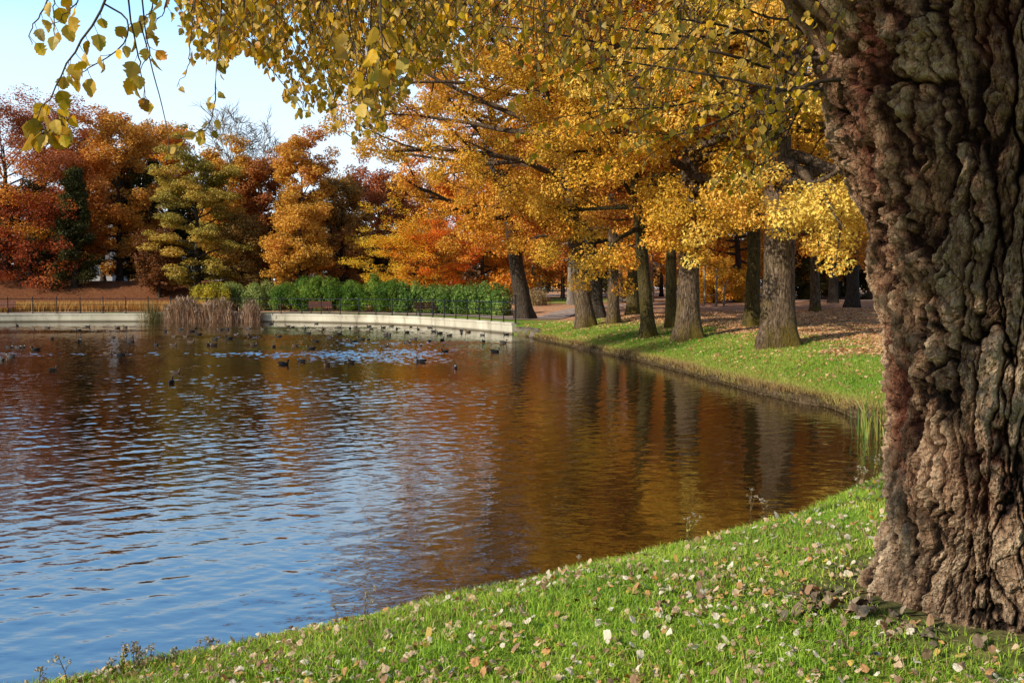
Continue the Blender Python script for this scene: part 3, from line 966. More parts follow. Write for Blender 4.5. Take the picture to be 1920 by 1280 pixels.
# slim young trunks with stakes on the lawn and by the road
for i, (px, D, ytop, lb) in enumerate([(1321, 78, 495, 'thin young trunk right of the thick grey oak'), (1343, 72, 505, 'thin pale young trunk in front of the yellow tree'), (1357, 72, 535, 'short stake beside the thin pale young trunk'),
                                       (1015, 120, 505, 'thin young trunk on the lawn near the dark leaning oak'), (1055, 110, 505, 'thin young trunk on the lawn near the pale smooth trunk')]):
    loc = pix(px, D)
    h = 2.6 + (540 - ytop) * D / F - loc[2]
    rng = np.random.default_rng(540 + i)
    pth = np.array([[0, 0, -0.1], [0.01, 0, h * .35], [-0.02, 0.01, h * .7], [0.02, 0, h]])
    root = empty('sapling', loc)
    tag(root, lb, 'sapling', 'thin young trunks')
    G = Geo(); G.tube(pth, np.array([0.085, 0.075, 0.07, 0.05]), 8)
    for s in range(5):
        b = branch_path(rng, pth[2] + (pth[3] - pth[2]) * s / 5, [math.cos(s * 2.4), math.sin(s * 2.4), 1.0], 0.8, 4, 0.15)
        G.tube(b, np.linspace(0.03, 0.01, 4), 5)
    link('trunk', G.mesh('trunk', M_PALEBARK, True), root)

# the wood that closes the view far away
rng = np.random.default_rng(560)
n = 70000
x = -130 + 300 * rng.random(n)
y = 185 + 22 * rng.random(n) - 0.0006 * (x - 20) ** 2
hz_ = (9 + 5 * perlin(np.stack([x * 0.07, y * 0.05, 0 * x], 1)) + 2.5 * perlin(np.stack([x * 0.3, y * 0.2, 0 * x], 1))) * rng.random(n) ** 0.8
P = np.stack([x, y, 2.5 + hz_], 1)
V, Q, c = leaf_cloud(rng, P, rng.normal(size=(n, 3)) + [0, -0.8, 0.4], 0.9, 0.7, pal([(0.05, 0.04, 0.02), (0.14, 0.075, 0.03), (0.2, 0.10, 0.035), (0.10, 0.08, 0.03)], 0.5 + 0.6 * perlin(P * 0.12) + 0.2 * rng.normal(size=n)))
tag(link('distant_wood', mesh_np('distant_wood', V, Q, M_FAR, fcol=c)), 'dull brown wood closing the view far behind the park', 'wood', kind='stuff')

# ------------------------------------------------------------------ concrete edge wall, railing, path, benches
w0 = int(np.argmin(np.hypot(SH[:, 0] - 0.0, SH[:, 1] - 55.9)))
w1 = len(SH) - 3
WS = SH[w0:w1]; WN = NRM[w0:w1]
warc = np.concatenate([[0], np.cumsum(np.linalg.norm(np.diff(WS, axis=0), axis=1))])


def along(sv, off):
    p = np.stack([np.interp(sv, warc, WS[:, 0]), np.interp(sv, warc, WS[:, 1])], -1)
    n = np.stack([np.interp(sv, warc, WN[:, 0]), np.interp(sv, warc, WN[:, 1])], -1)
    return p + n * off, n


M_CONC, nt, out = new_mat('old_pale_concrete')
pos = mapping(nt, (1, 1, 1))
n1 = noise(nt, 1.3, 6, 0.65, mapping(nt, (1, 1, 0.35)))
n2 = noise(nt, 0.25, 3, 0.5, pos)
r1 = ramp(nt, n1.outputs['Fac'], [(0.28, (0.26, 0.22, 0.16)), (0.46, (0.58, 0.52, 0.40)), (0.75, (0.72, 0.66, 0.53))])
sp = N(nt, 'ShaderNodeSeparateXYZ'); nt.links.new(pos, sp.inputs[0])
wet = ramp(nt, sp.outputs[2], [(0.06, (0.25, 0.22, 0.17)), (0.17, (1, 1, 1))])
colc = mixc(nt, 1.0, r1.outputs[0], wet.outputs[0], 'MULTIPLY')
colc = mixc(nt, 1.0, colc, ramp(nt, n2.outputs['Fac'], [(0.35, (0.75, 0.74, 0.72)), (0.6, (1, 1, 1))]).outputs[0], 'MULTIPLY')
p = N(nt, 'ShaderNodeBsdfPrincipled'); p.inputs['Roughness'].default_value = 0.85
nt.links.new(colc, p.inputs['Base Color']); nt.links.new(p.outputs[0], out.inputs[0])

prof = np.array([[0.0, -0.5], [0.0, 0.50], [-0.04, 0.52], [-0.04, 0.64], [0.40, 0.66], [0.40, 0.1]])
sv = np.arange(0, warc[-1], 0.8)
rowsW = []
for o_, z_ in prof:
    pp, _ = along(sv, o_)
    rowsW.append(np.column_stack([pp, np.full(len(sv), z_)]))
Wv = np.stack(rowsW, 1).reshape(-1, 3)
q = grid_quads(len(sv), len(prof))
caps = [np.array([[0, 1, 4, 5]]), np.array([[1, 2, 3, 4]])]
wall = link('pond_wall', mesh_np('pond_wall', Wv, [np.vstack([q, caps[0], caps[1]])], M_CONC))
tag(wall, 'pale concrete wall edging the far side of the pond below the railing', 'wall')

M_RAIL = plain('dark_painted_steel', (0.016, 0.018, 0.022), 0.45, 0.3, 8, metal=0.3)
rail_root = empty('railing', (0, 0, 0))
tag(rail_root, 'dark metal railing with thin posts along the top of the pond wall', 'railing')
post_s = np.arange(0.0, 52.0, 1.75)
for i, s_ in enumerate(post_s):
    (pp, nn) = along(np.array([s_]), 0.2)
    hgt = 1.5 if i == 0 else 1.22
    G = Geo()
    rr = 0.05 if i == 0 else 0.036
    G.tube([[0, 0, 0], [0, 0, hgt]], rr, 8)
    G.tube([[0, 0, hgt - 0.02], [0, 0, hgt + 0.02], [0, 0, hgt + 0.06]], [rr * 1.0, rr * 1.7, rr * 0.3], 8)
    G.box((0, 0, 0.015), (0.14, 0.14, 0.03))
    link('post', G.mesh('post', M_RAIL), rail_root, (pp[0, 0], pp[0, 1], 0.65))
for hz, rr in ((1.13, 0.03), (0.68, 0.02), (0.26, 0.02)):
    ss = np.arange(0, 51.0, 0.7)
    pp, _ = along(ss, 0.2)
    G = Geo(); G.tube(np.column_stack([pp, np.full(len(ss), 0.65 + hz)]), rr, 6)
    link('rail', G.mesh('rail', M_RAIL), rail_root)

# paths
def ribbon(name, pts, width, mat, lift, n=120):
    p = smooth_path(pts, n)
    t = np.gradient(p, axis=0); t /= np.linalg.norm(t, axis=1)[:, None]
    nrm = np.stack([-t[:, 1], t[:, 0]], 1)
    cols = []
    for o_ in np.linspace(-width / 2, width / 2, 5):
        xy = p + nrm * o_
        cols.append(np.column_stack([xy, gz(xy[:, 0], xy[:, 1]) + lift]))
    V = np.stack(cols, 1).reshape(-1, 3)
    return structure(link(name, mesh_np(name, V, grid_quads(n, 5)[:, ::-1], mat, smooth=True)))


M_PATH = plain('pale_gravel', (0.36, 0.27, 0.22), 0.95, 0.35, 3.0)
M_ROAD = plain('grey_asphalt', (0.20, 0.20, 0.21), 0.9, 0.2, 2.0)
pa = [along(np.array([s_]), 4.3)[0][0] for s_ in (60, 45, 34, 24, 14, 6)]
ribbon('path', pa + [[4.5, 72.0], [10, 80.0], [17, 87.0], [28, 92.0], [45, 95]], 2.6, M_PATH, 0.05)
ribbon('road', [[-12, 134], [4, 133], [16, 128], [30, 120], [48, 112]], 6.0, M_ROAD, 0.22)
ribbon('park_road', [[9.5, 92], [16, 98], [24, 101], [40, 108]], 4.0, M_ROAD, 0.16)

# benches
M_WOOD = plain('weathered_red_brown_wood', (0.16, 0.055, 0.045), 0.7, 0.35, 6, stretch=(1, 8, 8))
M_IRON = plain('bench_iron', (0.03, 0.03, 0.032), 0.5, 0.2, 9)


def bench(label, x, y, rz):
    z = float(gz(x, y)[0])
    root = empty('park_bench', (x, y, z), rz)
    tag(root, label, 'bench', 'benches behind the railing')
    G = Geo()
    for k_ in range(4):
        G.box((0, -0.22 + k_ * 0.13, 0.45), (1.8, 0.11, 0.04))
    link('seat', G.mesh('seat', M_WOOD), root)
    G = Geo()
    for k_ in range(4):
        G.box((0, 0.27 + 0.03 * k_, 0.56 + k_ * 0.12), (1.8, 0.035, 0.10))
    link('backrest', G.mesh('backrest', M_WOOD), root)
    for sx in (-0.7, 0.7):
        G = Geo()
        G.tube([[sx, -0.24, 0], [sx, -0.24, 0.43]], 0.03, 6)
        G.tube([[sx, 0.24, 0], [sx, 0.26, 0.45], [sx, 0.40, 0.98]], 0.03, 6)
        G.tube([[sx, -0.24, 0.41], [sx, 0.26, 0.41]], 0.025, 6)
        link('leg_frame', G.mesh('leg_frame', M_IRON), root)
    return root


for lb, px, D, rz in (('weathered bench behind the railing in front of the dark green hedge', 600, 78.6, 0.15),
                      ('dark red bench in the shade of the hedge under the maple', 800, 72.6, 0.55),
                      ('bench at the left edge of the photo behind the railing by the dry meadow', 6, 80.0, 0.0)):
    bench(lb, (px - 960) / F * D, D, rz)

# shrubs and hedge
def shrub(seed, name, label, line, hgt, dep, n, size, palette, aspect=0.4, up=0.8, cat='shrub', group=None, stems=10, upright=False):
    rng = np.random.default_rng(seed)
    line = np.asarray(line, float)
    m = max(6, int(np.linalg.norm(line[-1] - line[0]) * 2.2))
    pts = smooth_path(line, m)
    o = np.array([pts[m // 2, 0], pts[m // 2, 1], float(gz(pts[m // 2, 0], pts[m // 2, 1])[0])])
    root = empty(name, o)
    tag(root, label, cat, group)
    C, CR = [], []
    hv = 0.80 + 0.32 * rng.random() + 0.22 * perlin(np.column_stack([pts * 0.55, np.zeros(m)]) + seed)
    for i in range(m):
        for _ in range(7):
            hz = hgt * min(1.12, max(0.75, hv[i])) * (0.12 + 0.72 * rng.random()) * (0.85 + 0.3 * rng.random())
            C.append([pts[i, 0] - o[0] + rng.normal() * 0.25, pts[i, 1] - o[1] + (rng.random() - 0.5) * dep, hz]); CR.append(0.35 + 0.3 * rng.random())
    V, Q, c = crown_leaves(rng, C, CR, n, size, palette, aspect, up, 1.1, shell=0.3, freq=0.8, spread=0.5)
    link('foliage', mesh_np('foliage', V, Q, M_FAR, fcol=c), root)
    G = Geo()
    for s in range(stems):
        i = rng.integers(m)
        b = branch_path(rng, [pts[i, 0] - o[0], pts[i, 1] - o[1], -0.1], [rng.normal() * .3, rng.normal() * .3, 1], hgt * 0.85, 5, 0.1)
        G.tube(b, np.linspace(0.04, 0.01, 5), 5)
    link('stems', G.mesh('stems', M_DARKBARK, True), root)
    return root


YGR = [(0.20, 0.21, 0.03), (0.34, 0.30, 0.035), (0.46, 0.36, 0.04), (0.40, 0.25, 0.03)]
SAGE = [(0.09, 0.14, 0.035), (0.16, 0.22, 0.06), (0.25, 0.29, 0.10), (0.30, 0.31, 0.07)]
HEDGE = [(0.03, 0.075, 0.010), (0.06, 0.13, 0.017), (0.12, 0.20, 0.026), (0.26, 0.33, 0.05)]
LAUREL = [(0.035, 0.08, 0.012), (0.075, 0.145, 0.025), (0.14, 0.22, 0.05), (0.30, 0.37, 0.10)]


def hp(px, D):
    return [(px - 960) / F * D, D]


shrub(601, 'shrub', 'yellow green shrub behind the brown reeds', [hp(368, 86), hp(425, 86)], 2.5, 1.6, 9000, 0.20, YGR, group='shrubs along the far path')
shrub(602, 'shrub', 'pale sage green willow shrub between the yellow shrub and the dark hedge', [hp(425, 87), hp(520, 86)], 2.6, 1.8, 13000, 0.22, SAGE, 0.3, group='shrubs along the far path')
shrub(603, 'hedge', 'long dark green hedge with feathery upright shoots behind the railing', [hp(525, 84), hp(600, 83.5), hp(680, 82), hp(745, 80)], 3.3, 2.2, 42000, 0.22, HEDGE, 0.25, up=0.5, cat='hedge', group=None, stems=16)
shrub(604, 'hedge', 'glossy laurel hedge between the maple and the dark leaning oak', [hp(755, 80), hp(850, 76), hp(945, 71)], 2.6, 2.0, 24000, 0.2, LAUREL, 0.45, cat='hedge', stems=14)
shrub(605, 'shrub', 'small dry brownish shrub beside the bright lawn', [hp(1000, 82), hp(1016, 82)], 1.5, 1.0, 4000, 0.13, [(0.16, 0.12, 0.06), (0.3, 0.22, 0.11), (0.36, 0.28, 0.16), (0.2, 0.1, 0.07)], group='small shrubs by the lawn')

# reeds and the dry meadow
def blades(rng, P, h, wd, lean, col, bend=0.3):
    n = len(P)
    h = np.broadcast_to(h, (n,)); wd = np.broadcast_to(wd, (n,))
    a = rng.random(n) * 2 * PI
    side = np.stack([np.cos(a), np.sin(a), np.zeros(n)], 1)
    b = rng.random(n) * 2 * PI
    ld = np.stack([np.cos(b), np.sin(b), np.zeros(n)], 1) * (lean * rng.random(n) * h)[:, None]
    m_ = P + np.array([0, 0, 1.0]) * (h * 0.55)[:, None] + ld * (0.5 - bend * 0.5)
    t_ = P + np.array([0, 0, 1.0]) * (h * (1 - 0.12 * lean))[:, None] + ld
    V = np.stack([P - side * wd[:, None] * .5, P + side * wd[:, None] * .5, m_ - side * wd[:, None] * .42, m_ + side * wd[:, None] * .42,
                  t_ - side * wd[:, None] * .08, t_ + side * wd[:, None] * .08], 1).reshape(-1, 3)
    k_ = np.arange(n)[:, None] * 6
    Q = np.stack([k_ + [0, 1, 3, 2], k_ + [2, 3, 5, 4]], 1).reshape(-1, 4)
    return V, Q, np.repeat(col, 2, axis=0)


def reed_clump(seed, label, px0, px1, n, h0, h1, palette, off0=-0.9, off1=-0.1):
    rng = np.random.default_rng(seed)
    px = px0 + (px1 - px0) * np.clip(0.5 + 0.27 * rng.normal(size=n), -0.1, 1.1)
    x = (px - 960) / F * 76.2
    sy = np.interp(x, np.sort(WS[:, 0]), WS[np.argsort(WS[:, 0]), 1])
    y = sy + off0 + (off1 - off0) * rng.random(n)
    o = np.array([x.mean(), y.mean(), 0])
    P = np.stack([x, y, np.full(n, -0.05)], 1) - o
    edge = np.clip(0.68 + 1.0 * np.minimum(px - px0, px1 - px) / (px1 - px0), 0.5, 1)
    h = (h0 + (h1 - h0) * rng.random(n)) * edge * (0.92 + 0.3 * perlin(P * 0.8)) * (1 - 0.55 * rng.random(n) ** 3)
    c = pal(palette, rng.random(n))
    V, Q, C = blades(rng, P, h, 0.028, 0.5, c)
    root = empty('reed_clump', o)
    tag(root, label, 'reeds', 'reed clumps at the far wall')
    if n >= 300:
        k_ = rng.choice(n, n // 2, replace=False)
        tipz = P[k_] + np.stack([np.zeros(len(k_)), np.zeros(len(k_)), h[k_] * 0.86], 1) + rng.normal(size=(len(k_), 3)) * [0.12, 0.12, 0.05]
        V2, Q2, C2 = blades(rng, tipz, 0.30, 0.085, 0.9, pal([(0.26, 0.17, 0.12), (0.46, 0.33, 0.24)], rng.random(len(k_))))
        Q = np.vstack([Q, Q2 + len(V)]); V = np.vstack([V, V2]); C = np.vstack([C, C2])
    link('stalks', mesh_np('stalks', V, Q, M_REED, fcol=C), root)


BRN = [(0.28, 0.16, 0.11), (0.46, 0.28, 0.18), (0.60, 0.42, 0.28), (0.2, 0.11, 0.08)]
reed_clump(611, 'wide dense clump of brown reeds standing in front of the pond wall', 311, 372, 1100, 1.6, 2.25, BRN)
reed_clump(612, 'brown reeds in front of the yellow shrub, right of the tallest brown clump', 370, 440, 1000, 1.5, 2.1, BRN)
reed_clump(613, 'narrow clump of brown reeds standing apart at the right', 456, 490, 380, 1.4, 2.0, BRN)
reed_clump(614, 'sparse green reeds at the left end of the reed bed', 263, 300, 160, 1.6, 2.3, [(0.10, 0.11, 0.03), (0.2, 0.17, 0.06), (0.3, 0.2, 0.1)])

rng = np.random.default_rng(621)
n = 26000
s_ = 18 + 40 * rng.random(n)
o_ = 5.2 + 4.0 * rng.random(n)
pp = np.zeros((n, 2)); nn = np.zeros((n, 2))
pp[:, 0] = np.interp(s_, warc, WS[:, 0]); pp[:, 1] = np.interp(s_, warc, WS[:, 1])
nn[:, 0] = np.interp(s_, warc, WN[:, 0]); nn[:, 1] = np.interp(s_, warc, WN[:, 1])
pp = pp + nn * o_[:, None]
keep = pp[:, 0] < -24.5
pp = pp[keep]
P = np.column_stack([pp, height(pp[:, 0], pp[:, 1], o_[keep])])
c = pal([(0.42, 0.23, 0.07), (0.58, 0.32, 0.10), (0.66, 0.40, 0.14), (0.5, 0.25, 0.08)], 0.5 + 0.5 * perlin(P * 0.5) + 0.2 * rng.normal(size=len(P)))
V, Q, C = blades(rng, P, (0.58 + 0.45 * rng.random(len(P))), 0.05, 0.5, c)
tag(link('meadow_grass', mesh_np('meadow_grass', V, Q, M_REED, fcol=C)), 'tall dry orange meadow grass behind the left part of the railing', 'meadow grass', kind='stuff')

# white buildings glimpsed between the far trunks
M_PLASTER = plain('white_plaster', (0.36, 0.36, 0.35), 0.9, 0.08, 1.0)
M_ROOF = plain('grey_roof', (0.12, 0.11, 0.11), 0.8, 0.2, 2.0)
M_GLASS = plain('dark_window_glass', (0.03, 0.045, 0.06), 0.1, 0.2, 1.0)


def building(label, px0, px1, D, h, nw):
    x0, x1 = (px0 - 960) / F * D, (px1 - 960) / F * D
    z = float(gz((x0 + x1) / 2, D)[0])
    L = x1 - x0
    root = empty('pavilion', ((x0 + x1) / 2, D + 3, z))
    tag(root, label, 'building', 'white buildings behind the far wood')
    G = Geo(); G.box((0, 0, h / 2 - 0.3), (L, 6, h + 0.6)); link('wall', G.mesh('wall', M_PLASTER), root)
    G = Geo()
    G.add([[-L / 2 - .4, -3.5, h], [L / 2 + .4, -3.5, h], [L / 2 + .4, 0, h + 1.5], [-L / 2 - .4, 0, h + 1.5], [L / 2 + .4, 3.5, h], [-L / 2 - .4, 3.5, h]], [[0, 1, 2, 3], [3, 2, 4, 5]], [[0, 3, 5], [1, 4, 2]])
    link('roof', G.mesh('roof', M_ROOF), root)
    for k_ in range(nw):
        cx = -L / 2 + L * (k_ + 0.5) / nw
        G = Geo(); G.box((cx, -3.03, 1.6), (1.2, 0.06, 1.3)); wv_ = link('window', G.mesh('window', M_PLASTER), root)
        G = Geo(); G.box((cx, -3.08, 1.6), (1.0, 0.04, 1.1)); link('pane', G.mesh('pane', M_GLASS), wv_)


building('white low building glimpsed between trunks left of the russet tree', 150, 212, 150, 3.4, 3)
building('white low building glimpsed under the olive green tree', 318, 420, 152, 3.2, 4)
building('white low building glimpsed behind the green hedge', 560, 640, 150, 3.4, 3)

# stones where the wall ends
M_STONE = plain('dark_wet_stone', (0.16, 0.13, 0.10), 0.85, 0.4, 3.0, bump=0.03)


def rock(rng, name, label, loc, s, group=None):
    nu, nv = 14, 9
    th = np.linspace(0, 2 * PI, nu, endpoint=False); ph = np.linspace(0.02, PI - 0.02, nv)
    T_, P_ = np.meshgrid(th, ph)
    d = np.stack([np.sin(P_) * np.cos(T_), np.sin(P_) * np.sin(T_), np.cos(P_)], -1).reshape(-1, 3)
    r_ = 1 + 0.35 * perlin(d * 1.3 + rng.random(3) * 30) + 0.12 * perlin(d * 3.1 + 7)
    V = d * r_[:, None] * np.array([s, s * 0.8, s * 0.6])
    o = link(name, mesh_np(name, V, grid_quads(nv, nu, True)[:, ::-1], M_STONE, smooth=True), None, loc)
    o.rotation_euler = (0, 0, rng.random() * 6)
    return tag(o, label, 'stone', group)


rng = np.random.default_rng(631)
for px, D, s in ((972, 55.6, 0.35), (985, 55.2, 0.45), (1000, 54.0, 0.5), (1010, 53.0, 0.4), (1005, 52.0, 0.45), (1016, 51.2, 0.35), (994, 55.0, 0.3)):
    x = (px - 960) / F * D
    rock(rng, 'stone', 'dark stone in the heap between the end of the pond wall and the grass bank', (x, D, max(0.05, float(gz(x, D)[0]) * 0.6)), s, 'stones at the wall end')

for k_, (x, y, hh, cr_, lb) in enumerate([(-36.5, 15.0, 31, 5.2, 'tall golden tree on the left shore outside the view'), 
                                           (-34.0, 5.0, 13, 3.6, 'smaller golden tree on the left shore')]):
    rng = np.random.default_rng(650 + k_)
    ms = make_tree(rng, hh, 0.3, 3.0, cr_, nl=22, nleaf=14000, size=0.3, palette=[GOLD, RUST][k_ % 2], prof='egg', sides=9, clump=(0.8, 1.5), bark=M_DARKBARK, leafmat=M_FAR, nsub=4, lobes=False)
    place_tree('broadleaf_tree', lb, ms, (x, y, float(gz(x, y)[0])), group='trees on the left shore')

# ------------------------------------------------------------------ ducks
M_DUCK = tint_material('duck_feathers', 0.6, 0.25)


def duck_mesh(kind, rng):
    G = Geo()
    if kind == 'drake':
        body, wing, breast, tail, head, bill = (0.10, 0.095, 0.09), (0.06, 0.055, 0.05), (0.075, 0.03, 0.02), (0.02, 0.02, 0.02), (0.012, 0.03, 0.02), (0.35, 0.28, 0.04)
    elif kind == 'hen':
        body, wing, breast, tail, head, bill = (0.10, 0.065, 0.04), (0.07, 0.045, 0.03), (0.13, 0.08, 0.05), (0.12, 0.09, 0.06), (0.10, 0.07, 0.045), (0.2, 0.11, 0.03)
    else:
        body, wing, breast, tail, head, bill = (0.018, 0.018, 0.02), (0.022, 0.021, 0.022), (0.015, 0.015, 0.017), (0.014, 0.014, 0.015), (0.01, 0.01, 0.011), (0.6, 0.58, 0.55)
    bp = np.array([[-0.285, 0, 0.115], [-0.25, 0, 0.10], [-0.19, 0, 0.07], [-0.11, 0, 0.045], [-0.02, 0, 0.035], [0.07, 0, 0.035], [0.13, 0, 0.045], [0.165, 0, 0.06], [0.18, 0, 0.07]])
    br = np.array([0.008, 0.03, 0.062, 0.088, 0.098, 0.095, 0.075, 0.045, 0.01])
    v, q = sweep(bp, br, 12, (1.05, 0.82))
    cx = bp[:, 0][q[:, 0] // 12]
    up_ = v[q].mean(1)[:, 2] > 0.06
    c = np.where((cx > 0.06)[:, None], breast, np.where((cx < -0.2)[:, None], tail, np.where(up_[:, None], wing, body)))
    G.add(v, q, col=c)
    nk = np.array([[0.115, 0, 0.07], [0.15, 0, 0.12], [0.155, 0, 0.165], [0.165, 0, 0.195], [0.19, 0, 0.205], [0.215, 0, 0.20], [0.228, 0, 0.198]])
    v, q = sweep(nk, [0.05, 0.035, 0.031, 0.038, 0.038, 0.025, 0.006], 10)
    ring = q[:, 0] // 10
    ncol = np.where((ring < 1)[:, None], breast, head)
    if kind == 'drake':
        ncol = np.where((ring == 1)[:, None], (0.6, 0.6, 0.58), ncol)
    G.add(v, q, col=ncol)
    v, q = sweep(np.array([[0.215, 0, 0.196], [0.245, 0, 0.19], [0.275, 0, 0.187], [0.28, 0, 0.187]]), [0.016, 0.014, 0.013, 0.004], 8, (1.1, 0.5))
    G.add(v, q, col=bill)
    for s in (-1, 1):                                    # folded wings
        v, q = sweep(np.array([[0.08, s * 0.07, 0.075], [0.0, s * 0.088, 0.09], [-0.1, s * 0.075, 0.1], [-0.2, s * 0.03, 0.115], [-0.24, s * 0.01, 0.125]]), [0.012, 0.036, 0.04, 0.022, 0.004], 8, (0.5, 1))
        G.add(v, q, col=wing)
        v, q = sweep(np.array([[0.188, s * 0.030, 0.211], [0.188, s * 0.0385, 0.211]]), [0.006, 0.003], 6)
        G.add(v, q, col=(0.005, 0.005, 0.005))
    return G.mesh('duck', M_DUCK, True)


rng = np.random.default_rng(701)
DM = {k_: duck_mesh(k_, rng) for k_ in ('drake', 'hen', 'coot')}
z1 = [(97, 745), (268, 755), (495, 750), (660, 757), (703, 752), (440, 770), (190, 765), (630, 812), (700, 817), (738, 805), (738, 835), (447, 832), (293, 817), (930, 775), (1018, 765), (1103, 760), (1085, 777),
      (1117, 795), (980, 807), (1045, 807), (1077, 838), (1210, 820), (1235, 768), (1278, 765), (1330, 797), (1287, 817), (1400, 760), (1392, 790), (1404, 808), (1478, 765), (1528, 735), (1617, 748), (1645, 752), (1715, 758),
      (1735, 787), (1778, 733), (1565, 808), (977, 855), (878, 855), (1172, 852), (1198, 855), (1430, 855), (1540, 862), (1658, 857), (1775, 835), (1750, 875), (55, 868), (105, 868), (125, 865), (200, 880),
      (55, 918), (5, 937), (610, 903), (685, 910), (1598, 962), (1693, 945), (300, 993), (990, 1010), (965, 1065)]
z2 = [(20, 905), (70, 962), (130, 893), (130, 938), (170, 980), (222, 992), (275, 975), (322, 975), (200, 898), (245, 918), (235, 890), (320, 922), (342, 903), (325, 887), (420, 895), (440, 940), (462, 940), (435, 1020), (475, 885),
      (512, 903), (578, 925), (605, 893), (625, 970), (585, 995), (665, 1015), (655, 905), (735, 897), (760, 920), (795, 932), (732, 985), (815, 978), (860, 945), (943, 932), (950, 910), (985, 925), (1085, 945), (1090, 988),
      (1225, 995), (1240, 942), (830, 1055), (1170, 1055), (670, 1122), (900, 1163), (207, 1130), (45, 1145)]
dk = [(x / 3.0, 360 + y / 3.0) for x, y in z1] + [(600 + x * 0.28125, 360 + y * 0.28125) for x, y in z2]
dk = [(x, max(y + 3, 607.0)) for x, y in dk]
bands = [(0, 613.5, 'in the row nearest the wall'), (613.5, 622, 'in the second row from the wall'), (622, 635, 'in the rippled middle'),
         (635, 650, 'in the fourth row'), (650, 670, 'in the fifth row'), (670, 800, 'of the strays nearest the viewer')]
ORD = ['leftmost', 'second from left', 'third from left', 'fourth from left', 'fifth from left', 'sixth from left', 'seventh from left', 'eighth from left', 'ninth from left', 'tenth from left', 'eleventh from left',
       'twelfth from left', 'thirteenth from left', 'fourteenth from left', 'fifteenth from left', 'sixteenth from left', 'seventeenth from left', 'eighteenth from left', 'nineteenth from left', 'twentieth from left']
ORD += ['number %d from left' % k_ for k_ in range(21, 60)]
facing = {'R': (0.0, 'facing right'), 'L': (PI, 'facing left'), 'A': (PI / 2, 'facing away'), 'T': (-PI / 2, 'facing the viewer')}
for lo, hi, txt in bands:
    row = sorted([d for d in dk if lo <= d[1] < hi])
    for i, (px, py) in enumerate(row):
        d = ray(px, py)
        t = -CAM[2] / d[2]
        P = CAM + d * t
        if nearest_d(P[0], P[1])[0] > -0.5:
            P[1] -= 1.2
        kind = rng.choice(['drake', 'hen', 'coot'], p=[0.4, 0.25, 0.35])
        fc = rng.choice(list('RLAT'), p=[0.36, 0.36, 0.16, 0.12])
        o = link('duck', DM[kind], None, (P[0], P[1], -0.008))
        o.rotation_euler = (0, 0, facing[fc][0] + rng.normal() * 0.35)
        sc = 0.66 + 0.16 * rng.random()
        o.scale = (sc, sc, sc)
        look = {'drake': 'grey drake', 'hen': 'brown duck', 'coot': 'black pale-billed duck'}[kind]
        tag(o, '%s, %s %s' % (look, ORD[i], txt), 'duck', 'ducks swimming on the pond')

# ------------------------------------------------------------------ grass on the banks
def sample_bank(rng, n, y0, y1, d0, d1, dpow=1.0, xmin=-9.0):
    """random points on the ground strip along the pond edge"""
    idx = np.where((SH[:, 1] > y0) & (SH[:, 1] < y1) & (SH[:, 0] > xmin))[0]
    idx = idx[(idx > 5) & (idx < ns - 5)]
    ds = np.linalg.norm(SH[idx] - SH[idx - 1], axis=1)
    k_ = rng.choice(idx, n, p=ds / ds.sum())
    f = rng.random(n)
    d = d0 + (d1 - d0) * rng.random(n) ** dpow
    xy = (SH[k_ - 1] + NRM[k_ - 1] * d[:, None]) * (1 - f)[:, None] + (SH[k_] + NRM[k_] * d[:, None]) * f[:, None]
    return np.column_stack([xy, height(xy[:, 0], xy[:, 1], d)]), d


GRN = [(0.18, 0.32, 0.028), (0.28, 0.46, 0.04), (0.40, 0.55, 0.06), (0.56, 0.62, 0.10), (0.70, 0.60, 0.22)]
rng = np.random.default_rng(801)
P, d = sample_bank(rng, 1100000, 0.3, 15.0, 0.03, 8.0, 1.25, -7.0)
D = np.hypot(P[:, 0], P[:, 1])
front = (P[:, 1] > 2.6) & (abs(P[:, 0]) < 1.0 + 0.85 * P[:, 1])
rt = np.hypot(P[:, 0] - TRUNK[0], P[:, 1] - TRUNK[1])
patch = perlin(P * 1.1 + 3)
ok = front & (rng.random(len(P)) < np.minimum(1, (4.6 / np.maximum(D, 3.5)) ** 1.6) * (0.55 + 0.55 * patch + 0.3)) & (rt > 0.78)
bare_p = (1 - sstep(0.8, 1.5, rt + 0.25 * perlin(P * 2.1)))
ok &= rng.random(len(P)) > bare_p * 0.85
P, d, patch = P[ok], d[ok], patch[ok]
P = P[:330000]; d = d[:330000]; patch = patch[:330000]
nb = len(P)
hgt = (0.026 + 0.048 * rng.random(nb) ** 1.5) * (0.85 + 0.6 * perlin(P * 2.2 + 9)) * (1 + 0.5 * np.exp(-d / 0.25))
c = pal(GRN, 0.36 + 0.34 * perlin(P * 0.9) + 0.22 * perlin(P * 3.1) + 0.17 * rng.normal(size=nb) + 0.28 * np.exp(-d / 0.3))
straw = (rng.random(nb) < 0.05 + 0.22 * sstep(0.05, 0.45, perlin(P * 0.75 + 60)))
c[straw] = pal([(0.30, 0.20, 0.08), (0.55, 0.42, 0.20), (0.22, 0.13, 0.06)], rng.random(straw.sum()))
V, Q, C = blades(rng, P - [0, 0, 0.005], np.maximum(hgt, 0.02), 0.0055, 1.0, c, 0.5)
tag(link('near_grass', mesh_np('near_grass', V, Q, M_GRASS, fcol=C)), 'short bright green grass covering the near bank under the poplar', 'grass', kind='stuff')

